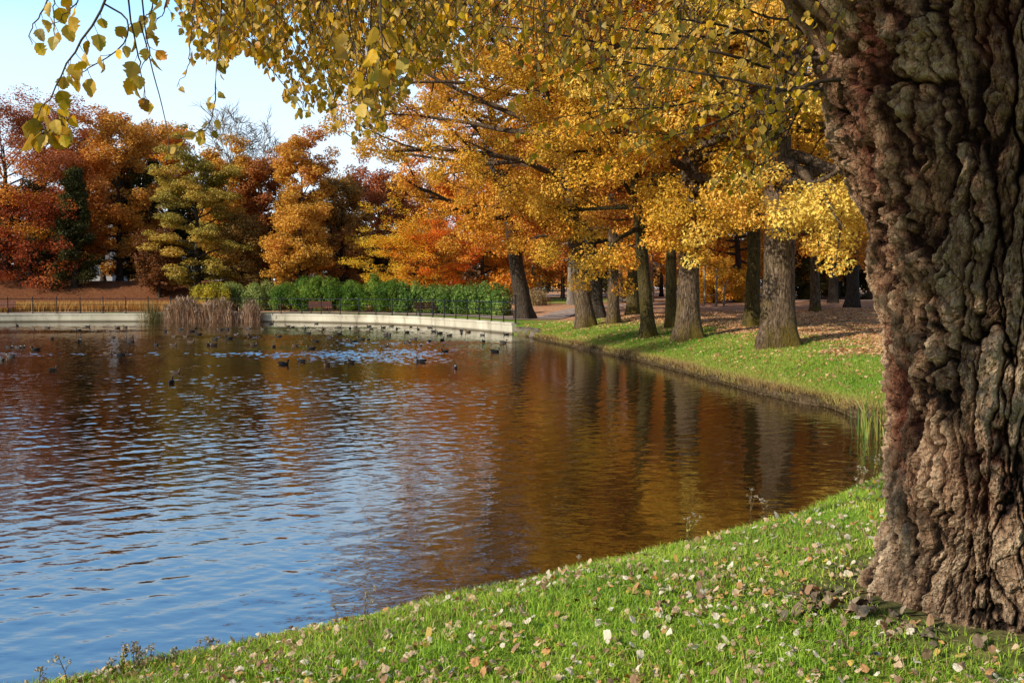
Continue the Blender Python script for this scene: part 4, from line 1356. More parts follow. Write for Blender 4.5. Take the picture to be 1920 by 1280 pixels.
P, d = sample_bank(rng, 420000, 14.0, 54.0, 0.03, 9.0, 1.3, -0.5)
D = np.hypot(P[:, 0], P[:, 1])
la = litter_amount(P[:, 0], P[:, 1], d)
ok = (rng.random(len(P)) < np.minimum(1, (22 / D) ** 1.3) * (1 - 0.75 * la)) & (P[:, 0] < 1.5 + 0.56 * P[:, 1])
P, d, D = P[ok][:190000], d[ok][:190000], D[ok][:190000]
nb = len(P)
dry = np.exp(-d / 0.35)
c = pal([(0.13, 0.26, 0.028), (0.20, 0.35, 0.036), (0.30, 0.42, 0.05), (0.44, 0.46, 0.09), (0.48, 0.34, 0.12), (0.34, 0.21, 0.09)], 0.36 + 0.26 * perlin(P * 0.45) + 0.13 * rng.normal(size=nb) + 0.6 * dry)
V, Q, C = blades(rng, P - [0, 0, 0.005], (0.05 + 0.06 * rng.random(nb)) * (1 + 1.0 * dry), 0.008 + 0.00022 * D, 0.9, c, 0.5)
tag(link('bank_grass', mesh_np('bank_grass', V, Q, M_GRASS, fcol=C)), 'sunlit short grass on the sloping bank below the oaks', 'grass', kind='stuff')

# dry overhanging fringe and roots along the cut edge of the right bank
P, d = sample_bank(rng, 30000, 13.0, 54.0, -0.06, 0.14, 1.0, -0.5)
P[:, 2] = np.maximum(P[:, 2], 0.02)
V, Q, C = blades(rng, P, 0.03 + 0.08 * rng.random(len(P)), 0.012, 1.6, pal([(0.10, 0.06, 0.03), (0.18, 0.12, 0.06), (0.26, 0.19, 0.09), (0.07, 0.04, 0.025)], rng.random(len(P))), 0.6)
tag(link('dry_fringe', mesh_np('dry_fringe', V, Q, M_REED, fcol=C)), 'dry straw and rootlets hanging over the cut edge of the bank', 'dry grass', kind='stuff')

# leaf litter under the oaks
P, d = sample_bank(rng, 420000, 16.0, 56.0, 0.6, 75.0, 1.7, -2.0)
D = np.hypot(P[:, 0], P[:, 1])
la = litter_amount(P[:, 0], P[:, 1], d)
pk = np.where(la > 0.4, la, 0.035 + 0.10 * sstep(0.5, 4, d) * (perlin(P * 0.8) > 0.05) + 0.35 * la)
ok = (rng.random(len(P)) < pk * np.minimum(1, (30 / D) ** 0.6)) & (abs(P[:, 0]) < 4 + 0.57 * P[:, 1])
P, D = P[ok][:90000], D[ok][:90000]
n = len(P)
LIT = [(0.28, 0.11, 0.055), (0.52, 0.23, 0.115), (0.68, 0.37, 0.2), (0.78, 0.5, 0.28), (0.82, 0.6, 0.34), (0.72, 0.34, 0.09)]
nv = rng.normal(size=(n, 3)) * 0.45 + [0, 0, 1]
V, Q, C = leaf_cloud(rng, P + np.array([0, 0, 0.025]), nv, 0.125, 0.65, pal(LIT, rng.random(n)) * (0.8 + 0.4 * rng.random(n))[:, None], fold=0.5)
tag(link('leaf_litter', mesh_np('leaf_litter', V, Q, M_LEAF, fcol=C)), 'carpet of fallen brown and orange leaves under the oaks', 'fallen leaves', kind='stuff')

# ------------------------------------------------------------------ single fallen leaves on the near bank
def leaf_outline(rng, n=18, lobes=0.0):
    """toothed ovate leaf of unit length along +x"""
    xs = np.array([0.0, 0.05, 0.14, 0.26, 0.36, 0.47, 0.57, 0.68, 0.77, 0.86, 1.0])
    ys = np.array([0.0, 0.15, 0.30, 0.41, 0.37, 0.42, 0.34, 0.34, 0.22, 0.18, 0.0])
    ys = ys * (1 + 0.10 * rng.normal(size=len(ys)))
    ys2 = ys * (1 + 0.10 * rng.normal(size=len(ys)))
    up = np.stack([xs, ys, np.zeros_like(xs)], 1)
    dn = np.stack([xs, -ys2, np.zeros_like(xs)], 1)[1:-1][::-1]
    return np.vstack([up, dn])


def leaf_template(rng, curl=0.25, fold=0.3, rough=0.0):
    o = leaf_outline(rng)
    m = len(o)
    inner = o * [0.62, 0.5, 1] + [0.19, 0, 0]
    V = np.vstack([[[0.5, 0, 0]], inner, o])
    V[:, 2] = fold * np.abs(V[:, 1]) - curl * (V[:, 0] - 0.4) ** 2 + rough * perlin(V * 4 + rng.random(3) * 20)
    T = [[0, 1 + i, 1 + (i + 1) % m] for i in range(m)]
    Qd = [[1 + i, 1 + m + i, 1 + m + (i + 1) % m, 1 + (i + 1) % m] for i in range(m)]
    return V, np.array(Qd), np.array(T)


KINDS_ = [('pale tan', (0.72, 0.50, 0.30), 0.38), ('whitish', (0.84, 0.74, 0.58), 0.24), ('brown', (0.26, 0.12, 0.055), 0.22), ('orange', (0.66, 0.29, 0.07), 0.18), ('yellow', (0.72, 0.46, 0.05), 0.09)]
LM = {}
for nm, colr, w_ in KINDS_:
    for s_ in range(4):
        V, Qd, T = leaf_template(rng, 0.5 + 0.7 * rng.random(), 0.35 * rng.normal(), 0.13)
        G = Geo()
        vc_ = np.array(colr)
        G.add(V, Qd, col=vc_ * (0.8 + 0.35 * rng.random((len(Qd), 1))))
        G.add(V, None, T, col=vc_ * (0.75 + 0.3 * rng.random((len(T), 1))))
        G.tube([[-0.35, 0.03, 0.03], [-0.15, 0.0, 0.02], [0.0, 0, 0], [0.5, 0, 0.012]], [0.012, 0.012, 0.014, 0.006], 4, col=vc_ * 0.7)
        LM[nm, s_] = G.mesh('fallen_leaf', M_DRY)
P, d = sample_bank(rng, 40000, 1.0, 14.0, 0.1, 7.0, 1.0, -5.0)
D = np.hypot(P[:, 0], P[:, 1])
rt = np.hypot(P[:, 0] - TRUNK[0], P[:, 1] - TRUNK[1])
clus = perlin(P * 1.3 + 20)
vis = (abs(P[:, 0]) < 0.54 * P[:, 1]) & (P[:, 1] > 3.5) & (rt > 0.85) & (P[:, 1] * 0.5 - P[:, 0] > -0.3)
wgt = vis * (0.18 + np.maximum(0, clus) ** 1.2 * 2.4) * (6 / np.maximum(D, 3)) ** 0.8
pick = rng.choice(len(P), 4600, replace=False, p=wgt / wgt.sum())
P, d, D = P[pick], d[pick], D[pick]
order = np.argsort(D)
kp = np.array([k_[2] for k_ in KINDS_]); kp = kp / kp.sum()
sizes = 0.023 + 0.025 * rng.random(len(P)) ** 1.6
ind = rng.choice(np.arange(len(P)), 290, replace=False, p=(sizes / D ** 1.5) / (sizes / D ** 1.5).sum())
rest = np.setdiff1d(np.arange(len(P)), ind)
for i in ind:
    nm, colr, _ = KINDS_[rng.choice(5, p=kp)]
    o = link('fallen_leaf', LM[nm, int(rng.integers(4))], None, P[i] + np.array([0, 0, 0.028 + 0.015 * rng.random()]))
    o.rotation_euler = (rng.normal() * 0.45, rng.normal() * 0.45, rng.random() * 6.28)
    s_ = float(sizes[i]) * 1.15
    o.scale = (s_, s_, s_)
    rt_ = math.hypot(P[i][0] - TRUNK[0], P[i][1] - TRUNK[1])
    zone = 'close to the foot of the big poplar' if rt_ < 1.5 else 'near the pond edge of the near bank' if d[i] < 0.8 else 'in the grass at the bottom of the photo' if P[i][1] < 4.9 else 'in the middle of the near grass bank'
    tag(o, 'curled %s fallen leaf lying %s' % (nm, zone), 'fallen leaf', '%s fallen leaves %s' % (nm, zone))
# the smaller rest as one carpet
G = Geo()
tv = [leaf_template(rng, 0.6, 0.3 * rng.normal(), 0.12) for _ in range(5)]
for i in rest:
    nm, colr, _ = KINDS_[rng.choice(5, p=kp)]
    V, Qd, T = tv[int(rng.integers(5))]
    a, bx, by = rng.random() * 6.28, rng.normal() * 0.5, rng.normal() * 0.5
    v = V * sizes[i]
    v[:, 2] += bx * v[:, 0] + by * v[:, 1]
    v = np.stack([v[:, 0] * math.cos(a) - v[:, 1] * math.sin(a), v[:, 0] * math.sin(a) + v[:, 1] * math.cos(a), v[:, 2]], 1) + P[i] + np.array([0, 0, 0.025])
    cc = np.array(colr) * (0.75 + 0.5 * rng.random())
    G.v.append(v); G.q.append(Qd + G.n); G.t.append(T + G.n)
    G.cq.append(np.tile(cc, (len(Qd), 1))); G.ct.append(np.tile(cc * 0.9, (len(T), 1))); G.n += len(v)
tag(link('small_leaf_litter', G.mesh('small_leaf_litter', M_DRY)), 'small pale fallen leaves strewn all over the near grass bank', 'fallen leaves', kind='stuff')

# heap of dark leaves in the hollow left of the trunk
G = Geo()
for i in range(150):
    V, Qd, T = tv[int(rng.integers(5))]
    pt = hit(1475 + 165 * rng.random(), 1112 + 48 * rng.random()) if i < 75 else None
    if pt is None:
        x_, y_ = TRUNK[0] - 0.95 + 0.26 * rng.normal(), TRUNK[1] - 0.52 + 0.16 * rng.normal()
        pt = np.array([x_, y_, float(gz(x_, y_)[0])])
    a, bx, by = rng.random() * 6.28, rng.normal() * 0.6, rng.normal() * 0.6
    v = V * (0.035 + 0.032 * rng.random())
    v[:, 2] += bx * v[:, 0] + by * v[:, 1]
    v = np.stack([v[:, 0] * math.cos(a) - v[:, 1] * math.sin(a), v[:, 0] * math.sin(a) + v[:, 1] * math.cos(a), v[:, 2]], 1) + pt + np.array([0, 0, 0.015 + 0.025 * rng.random()])
    cc = np.array([(0.09, 0.04, 0.025), (0.16, 0.075, 0.04), (0.05, 0.03, 0.02), (0.38, 0.17, 0.06), (0.35, 0.24, 0.15)][int(rng.integers(5))]) * (0.8 + 0.4 * rng.random())
    G.v.append(v); G.q.append(Qd + G.n); G.t.append(T + G.n)
    G.cq.append(np.tile(cc, (len(Qd), 1))); G.ct.append(np.tile(cc * 0.9, (len(T), 1))); G.n += len(v)
tag(link('dark_leaf_heap', G.mesh('dark_leaf_heap', M_DRY)), 'heap of dark brown dead leaves in the hollow left of the poplar foot', 'dead leaves', kind='stuff')

# crumpled silver and black wrapper
G = Geo()
v, q = sweep(np.array([[-0.035, 0, 0.0], [-0.02, 0.002, 0.003], [0.0, -0.002, 0.004], [0.02, 0.001, 0.002], [0.035, 0, 0.0]]), [0.006, 0.012, 0.010, 0.012, 0.007], 7, (1, 0.7))
v = v + 0.004 * np.stack([perlin(v * 90), perlin(v * 90 + 5), perlin(v * 90 + 9)], 1)
G.add(v, q, col=np.where((np.arange(len(q)) % 14 < 5)[:, None], (0.03, 0.03, 0.035), (0.7, 0.7, 0.72)))
pt = hit(1645, 1243)
o = link('wrapper', G.mesh('wrapper', tint_material('crumpled_foil', 0.3, 0.5)), None, pt + np.array([0, 0, 0.04]))
o.rotation_euler = (0.2, 0.3, 0.9)
tag(o, 'small crumpled silver and black wrapper lying in the grass before the poplar', 'litter')

# dry weeds along the near edge
def weed(seed, label, px, py, top, D=None, green=0.2, heads=3, lean=0.2, leafy=False):
    rng = np.random.default_rng(seed)
    b0 = hit(px, py)
    Dd = b0[1]
    h = max(0.06, (py - top) * Dd / F)
    root = empty('dry_weed', b0)
    tag(root, label, 'weed', 'dry weeds on the near pond edge')
    G = Geo(); H_ = Geo() if heads > 3 else G
    for s in range(heads):
        hh = h * (1 - 0.25 * s * rng.random())
        p_ = branch_path(rng, [rng.normal() * 0.02, rng.normal() * 0.02, -0.02], [lean * rng.normal() * 0.8 + lean * 0.4, lean * rng.normal() * 0.5, 1], hh, 6, 0.09)
        G.tube(p_, np.linspace(0.0030, 0.0016, 6), 5, col=pal([(0.24, 0.15, 0.08), (0.3, 0.24, 0.10)], np.array([rng.random()]))[0])
        for t_ in range(2):
            pb = branch_path(rng, p_[3 + t_ % 2], [rng.normal(), rng.normal(), 0.9], hh * 0.22, 3, 0.1)
            G.tube(pb, np.linspace(0.0017, 0.001, 3), 4, col=(0.28, 0.2, 0.1))
            V, Q, c = leaf_cloud(rng, pb[-1] + rng.normal(size=(9, 3)) * 0.007, rng.normal(size=(9, 3)), 0.014, 0.7, pal([(0.35, 0.28, 0.2), (0.6, 0.54, 0.42), (0.22, 0.15, 0.1)], rng.random(9)))
            H_.add(V, Q, col=c)
        V, Q, c = leaf_cloud(rng, p_[-1] + rng.normal(size=(16, 3)) * 0.009, rng.normal(size=(16, 3)), 0.016, 0.7, pal([(0.35, 0.28, 0.2), (0.62, 0.56, 0.44), (0.25, 0.17, 0.1)], rng.random(16)))
        H_.add(V, Q, col=c)
        nl_ = 8 if leafy else 3
        V, Q, c = leaf_cloud(rng, p_[1 + rng.integers(0, 4, nl_)] + rng.normal(size=(nl_, 3)) * 0.008, rng.normal(size=(nl_, 3)), 0.034 if leafy else 0.024, 0.5, pal([(0.14, 0.2, 0.03), (0.4, 0.4, 0.06)] if leafy else [(0.2, 0.17, 0.06), (0.32, 0.24, 0.12)], rng.random(nl_)))
        H_.add(V, Q, col=c)
    link('stalks', G.mesh('stalks', M_REED), root)
    if H_ is not G:
        link('seed_heads', H_.mesh('seed_heads', M_DRY), root)


for k_, (lb, px, py, top, hd, lean, lf) in enumerate([
        ('tall bent dry stalk at the bottom left corner over the water', 132, 1300, 1215, 1, 0.25, False),
        ('short dry stalk in the bottom left corner', 62, 1315, 1252, 1, 0.2, False),
        ('pair of pale fluffy seed heads, leftmost on the grass edge', 222, 1268, 1202, 3, 0.25, True),
        ('dense cluster of fluffy dry seed heads beside the tall dark stalk', 252, 1262, 1205, 5, 0.25, False),
        ('tall dark upright stalk among the seed heads at lower left', 286, 1250, 1192, 2, 0.1, False),
        ('clump of dry weeds with brown curled leaf at lower left', 306, 1246, 1208, 4, 0.2, False),
        ('row of short brown stubble stalks on the grass edge', 366, 1225, 1196, 4, 0.12, False),
        ('thin dry twigs just right of the brown stubble', 400, 1212, 1188, 4, 0.15, False),
        ('single thin upright stalk beside a curled dead leaf', 629, 1156, 1128, 1, 0.08, False),
        ('branched dry weed standing tallest on the left half of the edge', 682, 1146, 1092, 3, 0.25, False),
        ('thin lone grass stalk in the middle of the grass edge', 1080, 1052, 1036, 1, 0.2, False),
        ('white flowered weed leaning left over the water', 1290, 998, 956, 3, 0.35, True),
        ('arching pale weed with white head near the poplar', 1408, 958, 914, 2, 0.5, False),
        ('short fluffy white seed stalk right of the arching weed', 1436, 955, 930, 2, 0.15, False),
        ('green leaved slender weed beside the poplar trunk', 1642, 890, 850, 2, 0.2, True),
        ('thin tangled dry stalks just left of the poplar trunk', 1610, 905, 868, 4, 0.3, False)]):
    weed(820 + k_, lb, px, py, top, heads=hd, lean=lean, leafy=lf)

# yellow green water iris by the poplar
rng = np.random.default_rng(860)
b0 = at(1648, 812, 17.4); b0[2] = 0.0
root = empty('water_iris', b0)
tag(root, 'clump of long green and yellow iris blades at the water behind the poplar', 'water plant')
n = 90
P = np.column_stack([rng.normal(size=n) * 0.24, rng.normal(size=n) * 0.3, np.full(n, -0.05)])
c = pal([(0.08, 0.17, 0.03), (0.16, 0.26, 0.05), (0.32, 0.33, 0.06), (0.5, 0.38, 0.10)], rng.random(n))
V, Q, C = blades(rng, P, 0.35 + 0.7 * rng.random(n), 0.02, 0.5, c, 0.4)
link('blades', mesh_np('blades', V, Q, M_GRASS, fcol=C), root)

# ------------------------------------------------------------------ the big white poplar in front
gzT = float(gz(TRUNK[0], TRUNK[1])[0])
pop = empty('poplar_tree', (TRUNK[0], TRUNK[1], 0))
tag(pop, 'huge old poplar with deeply furrowed brown bark at the right edge', 'tree')

NT, NZ = 1000, 820
Z0, Z1 = gzT - 0.35, 4.75
th = np.linspace(0, 2 * PI, NT, endpoint=False)
zz = np.linspace(Z0, Z1, NZ)
TT, ZZ = np.meshgrid(th, zz)
TT, ZZ = TT.ravel(), ZZ.ravel()
dirx, diry = np.cos(TT), np.sin(TT)
cyl = np.stack([dirx * 0.69, diry * 0.69, ZZ], 1)
view = TRUNK / np.linalg.norm(TRUNK)
lft = np.array([-view[1], view[0]])
cl = np.maximum(0, dirx * lft[0] + diry * lft[1])
flare_l = np.interp(ZZ, [0, 1.9, 2.4, 2.9, 3.1, 3.6, 4.05, 4.75], [0, 0.0, 0.03, 0.13, 0.19, 0.36, 0.52, 0.80])
hz = ZZ - gzT
ang = TT
rootn = 0.55 + 0.45 * np.sin(ang * 3 + 0.6) + 0.3 * np.sin(ang * 5 + 2.0) + 0.5 * perlin(np.stack([dirx * 1.6, diry * 1.6, ZZ * 0.3], 1))
R = 0.665 + flare_l * cl ** 1.6 + 0.045 * np.maximum(rootn, 0.0) * np.exp(-np.maximum(hz, -0.2) / 0.22) + 0.015 * np.exp(-np.maximum(hz, 0) / 0.5)
# bark: long furrows, plates, lumps
warp = np.stack([fbm(cyl * np.array([2.2, 2.2, 1.1]) + 3.3, 3), fbm(cyl * np.array([2.2, 2.2, 1.1]) + 17.7, 3), fbm(cyl * np.array([2.0, 2.0, 1.3]) + 31.1, 3)], 1)
c1 = cyl + warp * np.array([0.085, 0.085, 0.16])
low = sstep(2.3, 1.5, ZZ)                                # lower trunk: bigger lumps, fewer straight furrows
c2 = cyl + warp * np.array([0.07, 0.07, 0.20]) + np.stack([fbm(cyl * 9 + 3, 2), fbm(cyl * 9 + 33, 2), fbm(cyl * 7 + 63, 2)], 1) * 0.022
f1, f2, cid = worley(c2 * np.array([10.5, 10.5, 1.6]))
gap = f2 - f1
crack = 1 - sstep(0.0, 0.11, gap)                        # sharp dark cracks
plate = sstep(0.0, 0.30, gap)
g1_, g2_, cid2 = worley((cyl + warp * 0.10) * np.array([19.0, 19.0, 7.0]) + 4.0)
crack2 = 1 - sstep(0.0, 0.10, g2_ - g1_)
fur = np.abs(perlin(c2 * np.array([8.5, 8.5, 0.6]) + 7.0))
furrow = 1 - sstep(0.0, 0.085, fur)                      # narrow deep fissures running up the stem
lump = fbm(cyl * 1.7 + 1.5, 3)
lump2 = fbm(cyl * 4.3 + 11.5, 3)
knobs = np.maximum(0, perlin(cyl * 2.6 + 41.0) - 0.2)
tl = fbm(c2 * np.array([5.0, 5.0, 3.0]) + 21, 4, 0.6) * 5.0     # flaking layers
terr = (np.floor(tl) + sstep(0.72, 1.0, tl - np.floor(tl)))
tedge = sstep(0.55, 0.8, tl - np.floor(tl))
fine = fbm(cyl * np.array([26, 26, 17]) + warp, 5, 0.68)
crag = 1 - np.abs(fbm(cyl * np.array([11, 11, 6.5]) + warp * 1.5 + 60, 4, 0.6)) * 2
stri = fbm(cyl * np.array([60, 60, 7.0]) + warp * 2, 3)
disp = (0.030 * plate * (1 - 0.3 * low) - 0.034 * crack * (1 - 0.2 * low) - 0.010 * crack2 + 0.024 * (cid - 0.5) + 0.010 * (cid2 - 0.5) - 0.060 * furrow * (1 - 0.3 * low) + 0.030 * lump + 0.010 * lump2 * (0.6 + 0.9 * low)
        + 0.07 * knobs * (0.1 + low) + 0.017 * fine + 0.014 * crag + 0.009 * terr + 0.003 * stri - 0.035)
ridge = 0.5 + 0 * fur
# deep hollow strip at the left edge (old wound)
wa = np.arctan2(diry, dirx)
wl = math.atan2(lft[1], lft[0])
da = (wa - wl + PI) % (2 * PI) - PI
wound = np.exp(-((da - 0.60 - 0.12 * np.sin(ZZ * 2.5)) / 0.15) ** 2) * sstep(1.55, 1.72, ZZ) * (1 - sstep(2.1, 2.35, ZZ))
wound2 = np.exp(-((da - 0.62 - 0.10 * np.sin(ZZ * 3.1 + 1)) / 0.10) ** 2) * sstep(2.9, 3.2, ZZ) * 0.55
disp = disp - 0.075 * wound * (0.7 + 0.6 * ridge) - 0.03 * wound2
Rr = R + disp
hx = dirx * Rr
hy = diry * Rr
TVb = np.stack([hx, hy, ZZ], 1)
cav = np.clip(0.40 + 0.16 * plate - 0.50 * crack - 0.22 * crack2 - 0.55 * furrow + 0.10 * lump2 + 0.22 * fine + 0.10 * crag + 0.34 * (cid - 0.5) + 0.16 * (cid2 - 0.5) + 0.10 * tedge, 0, 1)
redn = np.clip(wound * 1.0 + wound2 * 0.9 + 0.9 * np.maximum(0, perlin(cyl * np.array([2.4, 2.4, 0.9]) + 71) - 0.38) * (1 - plate * 0.4) * 2.0, 0, 1)
palew = np.clip(1.6 * np.maximum(0, perlin(cyl * np.array([1.6, 1.6, 1.0]) + 55) - 0.15) + 0.6 * sstep(1.75, 1.1, ZZ) + np.exp(-((da - 1.02) / 0.045) ** 2 - ((ZZ - 2.72) / 0.11) ** 2) * 2, 0, 1)
upz = sstep(2.1, 3.1, ZZ)  # shade of the upper trunk painted in: darker, redder, less pale
palew = palew * (1 - 0.75 * upz)
cav = np.clip(cav - 0.10 * upz, 0, 1)
redn = np.clip(redn + 0.16 * upz, 0, 1)
M_POPBARK, nt, out = new_mat('poplar_bark')
a = N(nt, 'ShaderNodeAttribute', attribute_name='tint')
sep = N(nt, 'ShaderNodeSeparateColor'); nt.links.new(a.outputs['Color'], sep.inputs[0])
nz = noise(nt, 22, 6, 0.7, mapping(nt, (1, 1, 0.4)))
nz2 = noise(nt, 90, 4, 0.7, mapping(nt, (1, 1, 0.5)))
fc = N(nt, 'ShaderNodeMath', operation='MULTIPLY_ADD'); fc.inputs[1].default_value = 0.35; fc.inputs[2].default_value = -0.17
nt.links.new(nz.outputs['Fac'], fc.inputs[0])
fa = N(nt, 'ShaderNodeMath', operation='ADD'); nt.links.new(fc.outputs[0], fa.inputs[0]); nt.links.new(sep.outputs[0], fa.inputs[1])
base = ramp(nt, fa.outputs[0], [(0.06, (0.018, 0.009, 0.006)), (0.25, (0.13, 0.064, 0.036)), (0.48, (0.32, 0.185, 0.11)), (0.8, (0.56, 0.38, 0.25))])
palec = ramp(nt, fa.outputs[0], [(0.08, (0.03, 0.018, 0.013)), (0.28, (0.17, 0.105, 0.066)), (0.55, (0.36, 0.255, 0.17)), (0.9, (0.58, 0.46, 0.33))])
redc = ramp(nt, nz.outputs['Fac'], [(0.3, (0.06, 0.014, 0.010)), (0.55, (0.21, 0.055, 0.032)), (0.75, (0.36, 0.15, 0.09))])
colb = mixc(nt, sep.outputs[2], base.outputs[0], palec.outputs[0])
colb = mixc(nt, sep.outputs[1], colb, redc.outputs[0])
wv_ = noise(nt, 9.0, 3, 0.6, mapping(nt, (1, 1, 0.7)))
wm = N(nt, 'ShaderNodeVectorMath', operation='MULTIPLY_ADD'); wm.inputs[1].default_value = (0.16, 0.16, 0.14)
nt.links.new(wv_.outputs['Color'], wm.inputs[0]); nt.links.new(mapping(nt, (1, 1, 0.15)), wm.inputs[2])
vcr = N(nt, 'ShaderNodeTexVoronoi', feature='DISTANCE_TO_EDGE'); vcr.inputs['Scale'].default_value = 26.0
nt.links.new(wm.outputs[0], vcr.inputs['Vector'])
crk = ramp(nt, vcr.outputs['Distance'], [(0.0, (0.55, 0.53, 0.5)), (0.04, (0.8, 0.79, 0.78)), (0.10, (1, 1, 1))])
vcl = N(nt, 'ShaderNodeTexVoronoi'); vcl.inputs['Scale'].default_value = 26.0
nt.links.new(wm.outputs[0], vcl.inputs['Vector'])
vsp = N(nt, 'ShaderNodeSeparateColor'); nt.links.new(vcl.outputs['Color'], vsp.inputs[0])
colb = mixc(nt, 0.6, colb, crk.outputs[0], 'MULTIPLY')
colb = mixc(nt, 1.0, colb, ramp(nt, vsp.outputs[0], [(0.0, (0.82, 0.80, 0.78)), (1.0, (1.2, 1.18, 1.15))]).outputs[0], 'MULTIPLY')
colb = mixc(nt, 1.0, colb, ramp(nt, nz2.outputs['Fac'], [(0.3, (0.7, 0.7, 0.7)), (0.7, (1.2, 1.2, 1.2))]).outputs[0], 'MULTIPLY')
p = N(nt, 'ShaderNodeBsdfPrincipled'); p.inputs['Roughness'].default_value = 0.85; p.inputs['Specular IOR Level'].default_value = 0.2
nt.links.new(colb, p.inputs['Base Color'])
b = N(nt, 'ShaderNodeBump'); b.inputs['Strength'].default_value = 0.9; b.inputs['Distance'].default_value = 0.012
nt.links.new(nz2.outputs['Fac'], b.inputs['Height'])
b2 = N(nt, 'ShaderNodeBump'); b2.inputs['Strength'].default_value = 0.8; b2.inputs['Distance'].default_value = 0.03
nt.links.new(nz.outputs['Fac'], b2.inputs['Height'])
b3 = N(nt, 'ShaderNodeBump'); b3.inputs['Strength'].default_value = 1.0; b3.inputs['Distance'].default_value = 0.012
crh = N(nt, 'ShaderNodeMath', operation='MULTIPLY_ADD'); crh.inputs[1].default_value = 0.6
nt.links.new(vsp.outputs[0], crh.inputs[0]); nt.links.new(crk.outputs[0], crh.inputs[2])
nt.links.new(crh.outputs[0], b3.inputs['Height']); nt.links.new(b2.outputs[0], b3.inputs['Normal'])
nt.links.new(b3.outputs[0], b.inputs['Normal'])
nt.links.new(b.outputs[0], p.inputs['Normal']); nt.links.new(p.outputs[0], out.inputs[0])
link('trunk', mesh_np('trunk', TVb, grid_quads(NZ, NT, True), M_POPBARK, vcol=np.stack([cav, redn, palew], 1), smooth=False), pop)


def rough_tube(name, pts, rad, n=80, sides=72, amp=0.05):
    p_ = smooth_path(pts, n)
    r_ = np.interp(np.linspace(0, 1, n), np.linspace(0, 1, len(rad)), rad)
    v, q = sweep(p_, r_, sides)
    cen = np.repeat(p_, sides, axis=0)
    s_ = np.repeat(np.linspace(0, 1, n), sides)
    nn = (v - cen) / np.repeat(r_, sides)[:, None]
    a_, b_, cc = worley(np.column_stack([nn[:, 0] * 4, nn[:, 1] * 4, nn[:, 2] * 4]) + (cen * 1.2))
    pl_ = sstep(0.02, 0.3, b_ - a_)
    f_ = fbm(v * 6, 4)
    v = v + nn * (amp * (pl_ - 0.6 + 0.6 * f_))[:, None]
    vc_ = np.stack([np.clip(0.2 + 0.5 * pl_ + 0.3 * f_, 0, 1), np.clip(0.5 * perlin(v * 2.0), 0, 1), 0 * f_], 1)
    return link(name, mesh_np(name, v, q, M_POPBARK, vcol=vc_, smooth=True), pop)


o3 = np.array([TRUNK[0], TRUNK[1], 0])
MAIN = np.array([[2.6, 5.2, 4.3], [2.75, 5.35, 5.4], [2.9, 5.5, 7.2], [2.75, 5.8, 9.6], [2.9, 6.0, 13.0]])
LIMB = np.array([[2.25, 5.35, 3.75], [1.75, 5.25, 4.35], [1.05, 5.05, 4.95], [0.1, 4.75, 5.35], [-1.3, 4.35, 5.5], [-3.0, 3.9, 5.45], [-4.6, 3.5, 5.2]])
rough_tube('stem', MAIN - o3, [0.78, 0.62, 0.52, 0.38, 0.12])
rough_tube('limb', LIMB - o3, [0.40, 0.42, 0.32, 0.22, 0.15, 0.09, 0.03], amp=0.035)

# ---- hanging twigs and leaves
rng = np.random.default_rng(901)
TPL = [leaf_template(np.random.default_rng(910 + i), 0.25, 0.25, 0.03) for i in range(6)]
TWG = Geo()
LV, LQ, LT, LCq, LCt = [], [], [], [], []
LN = 0
POPL = np.array([(0.56, 0.30, 0.016), (0.74, 0.42, 0.018), (0.84, 0.50, 0.022), (0.56, 0.38, 0.02), (0.24, 0.17, 0.02), (0.66, 0.27, 0.018)])


def add_leaf(base, tdir, size, col, nrm=None):
    global LN
    t = tdir / (np.linalg.norm(tdir) + 1e-9)
    r = rng.normal(size=3) if nrm is None else nrm + rng.normal(size=3) * 0.35
    b_ = np.cross(t, r); b_ /= np.linalg.norm(b_) + 1e-9
    n_ = np.cross(t, b_)
    V, Qd, T = TPL[int(rng.integers(6))]
    v = base + size * (V[:, :1] * t + V[:, 1:2] * b_ * (0.85 + 0.25 * rng.random()) + V[:, 2:] * n_ * (0.4 + 1.2 * rng.random()))
    LV.append(v); LQ.append(Qd + LN); LT.append(T + LN)
    LCq.append(np.tile(col, (len(Qd), 1))); LCt.append(np.tile(col * 0.93, (len(T), 1)))
    LN += len(v)


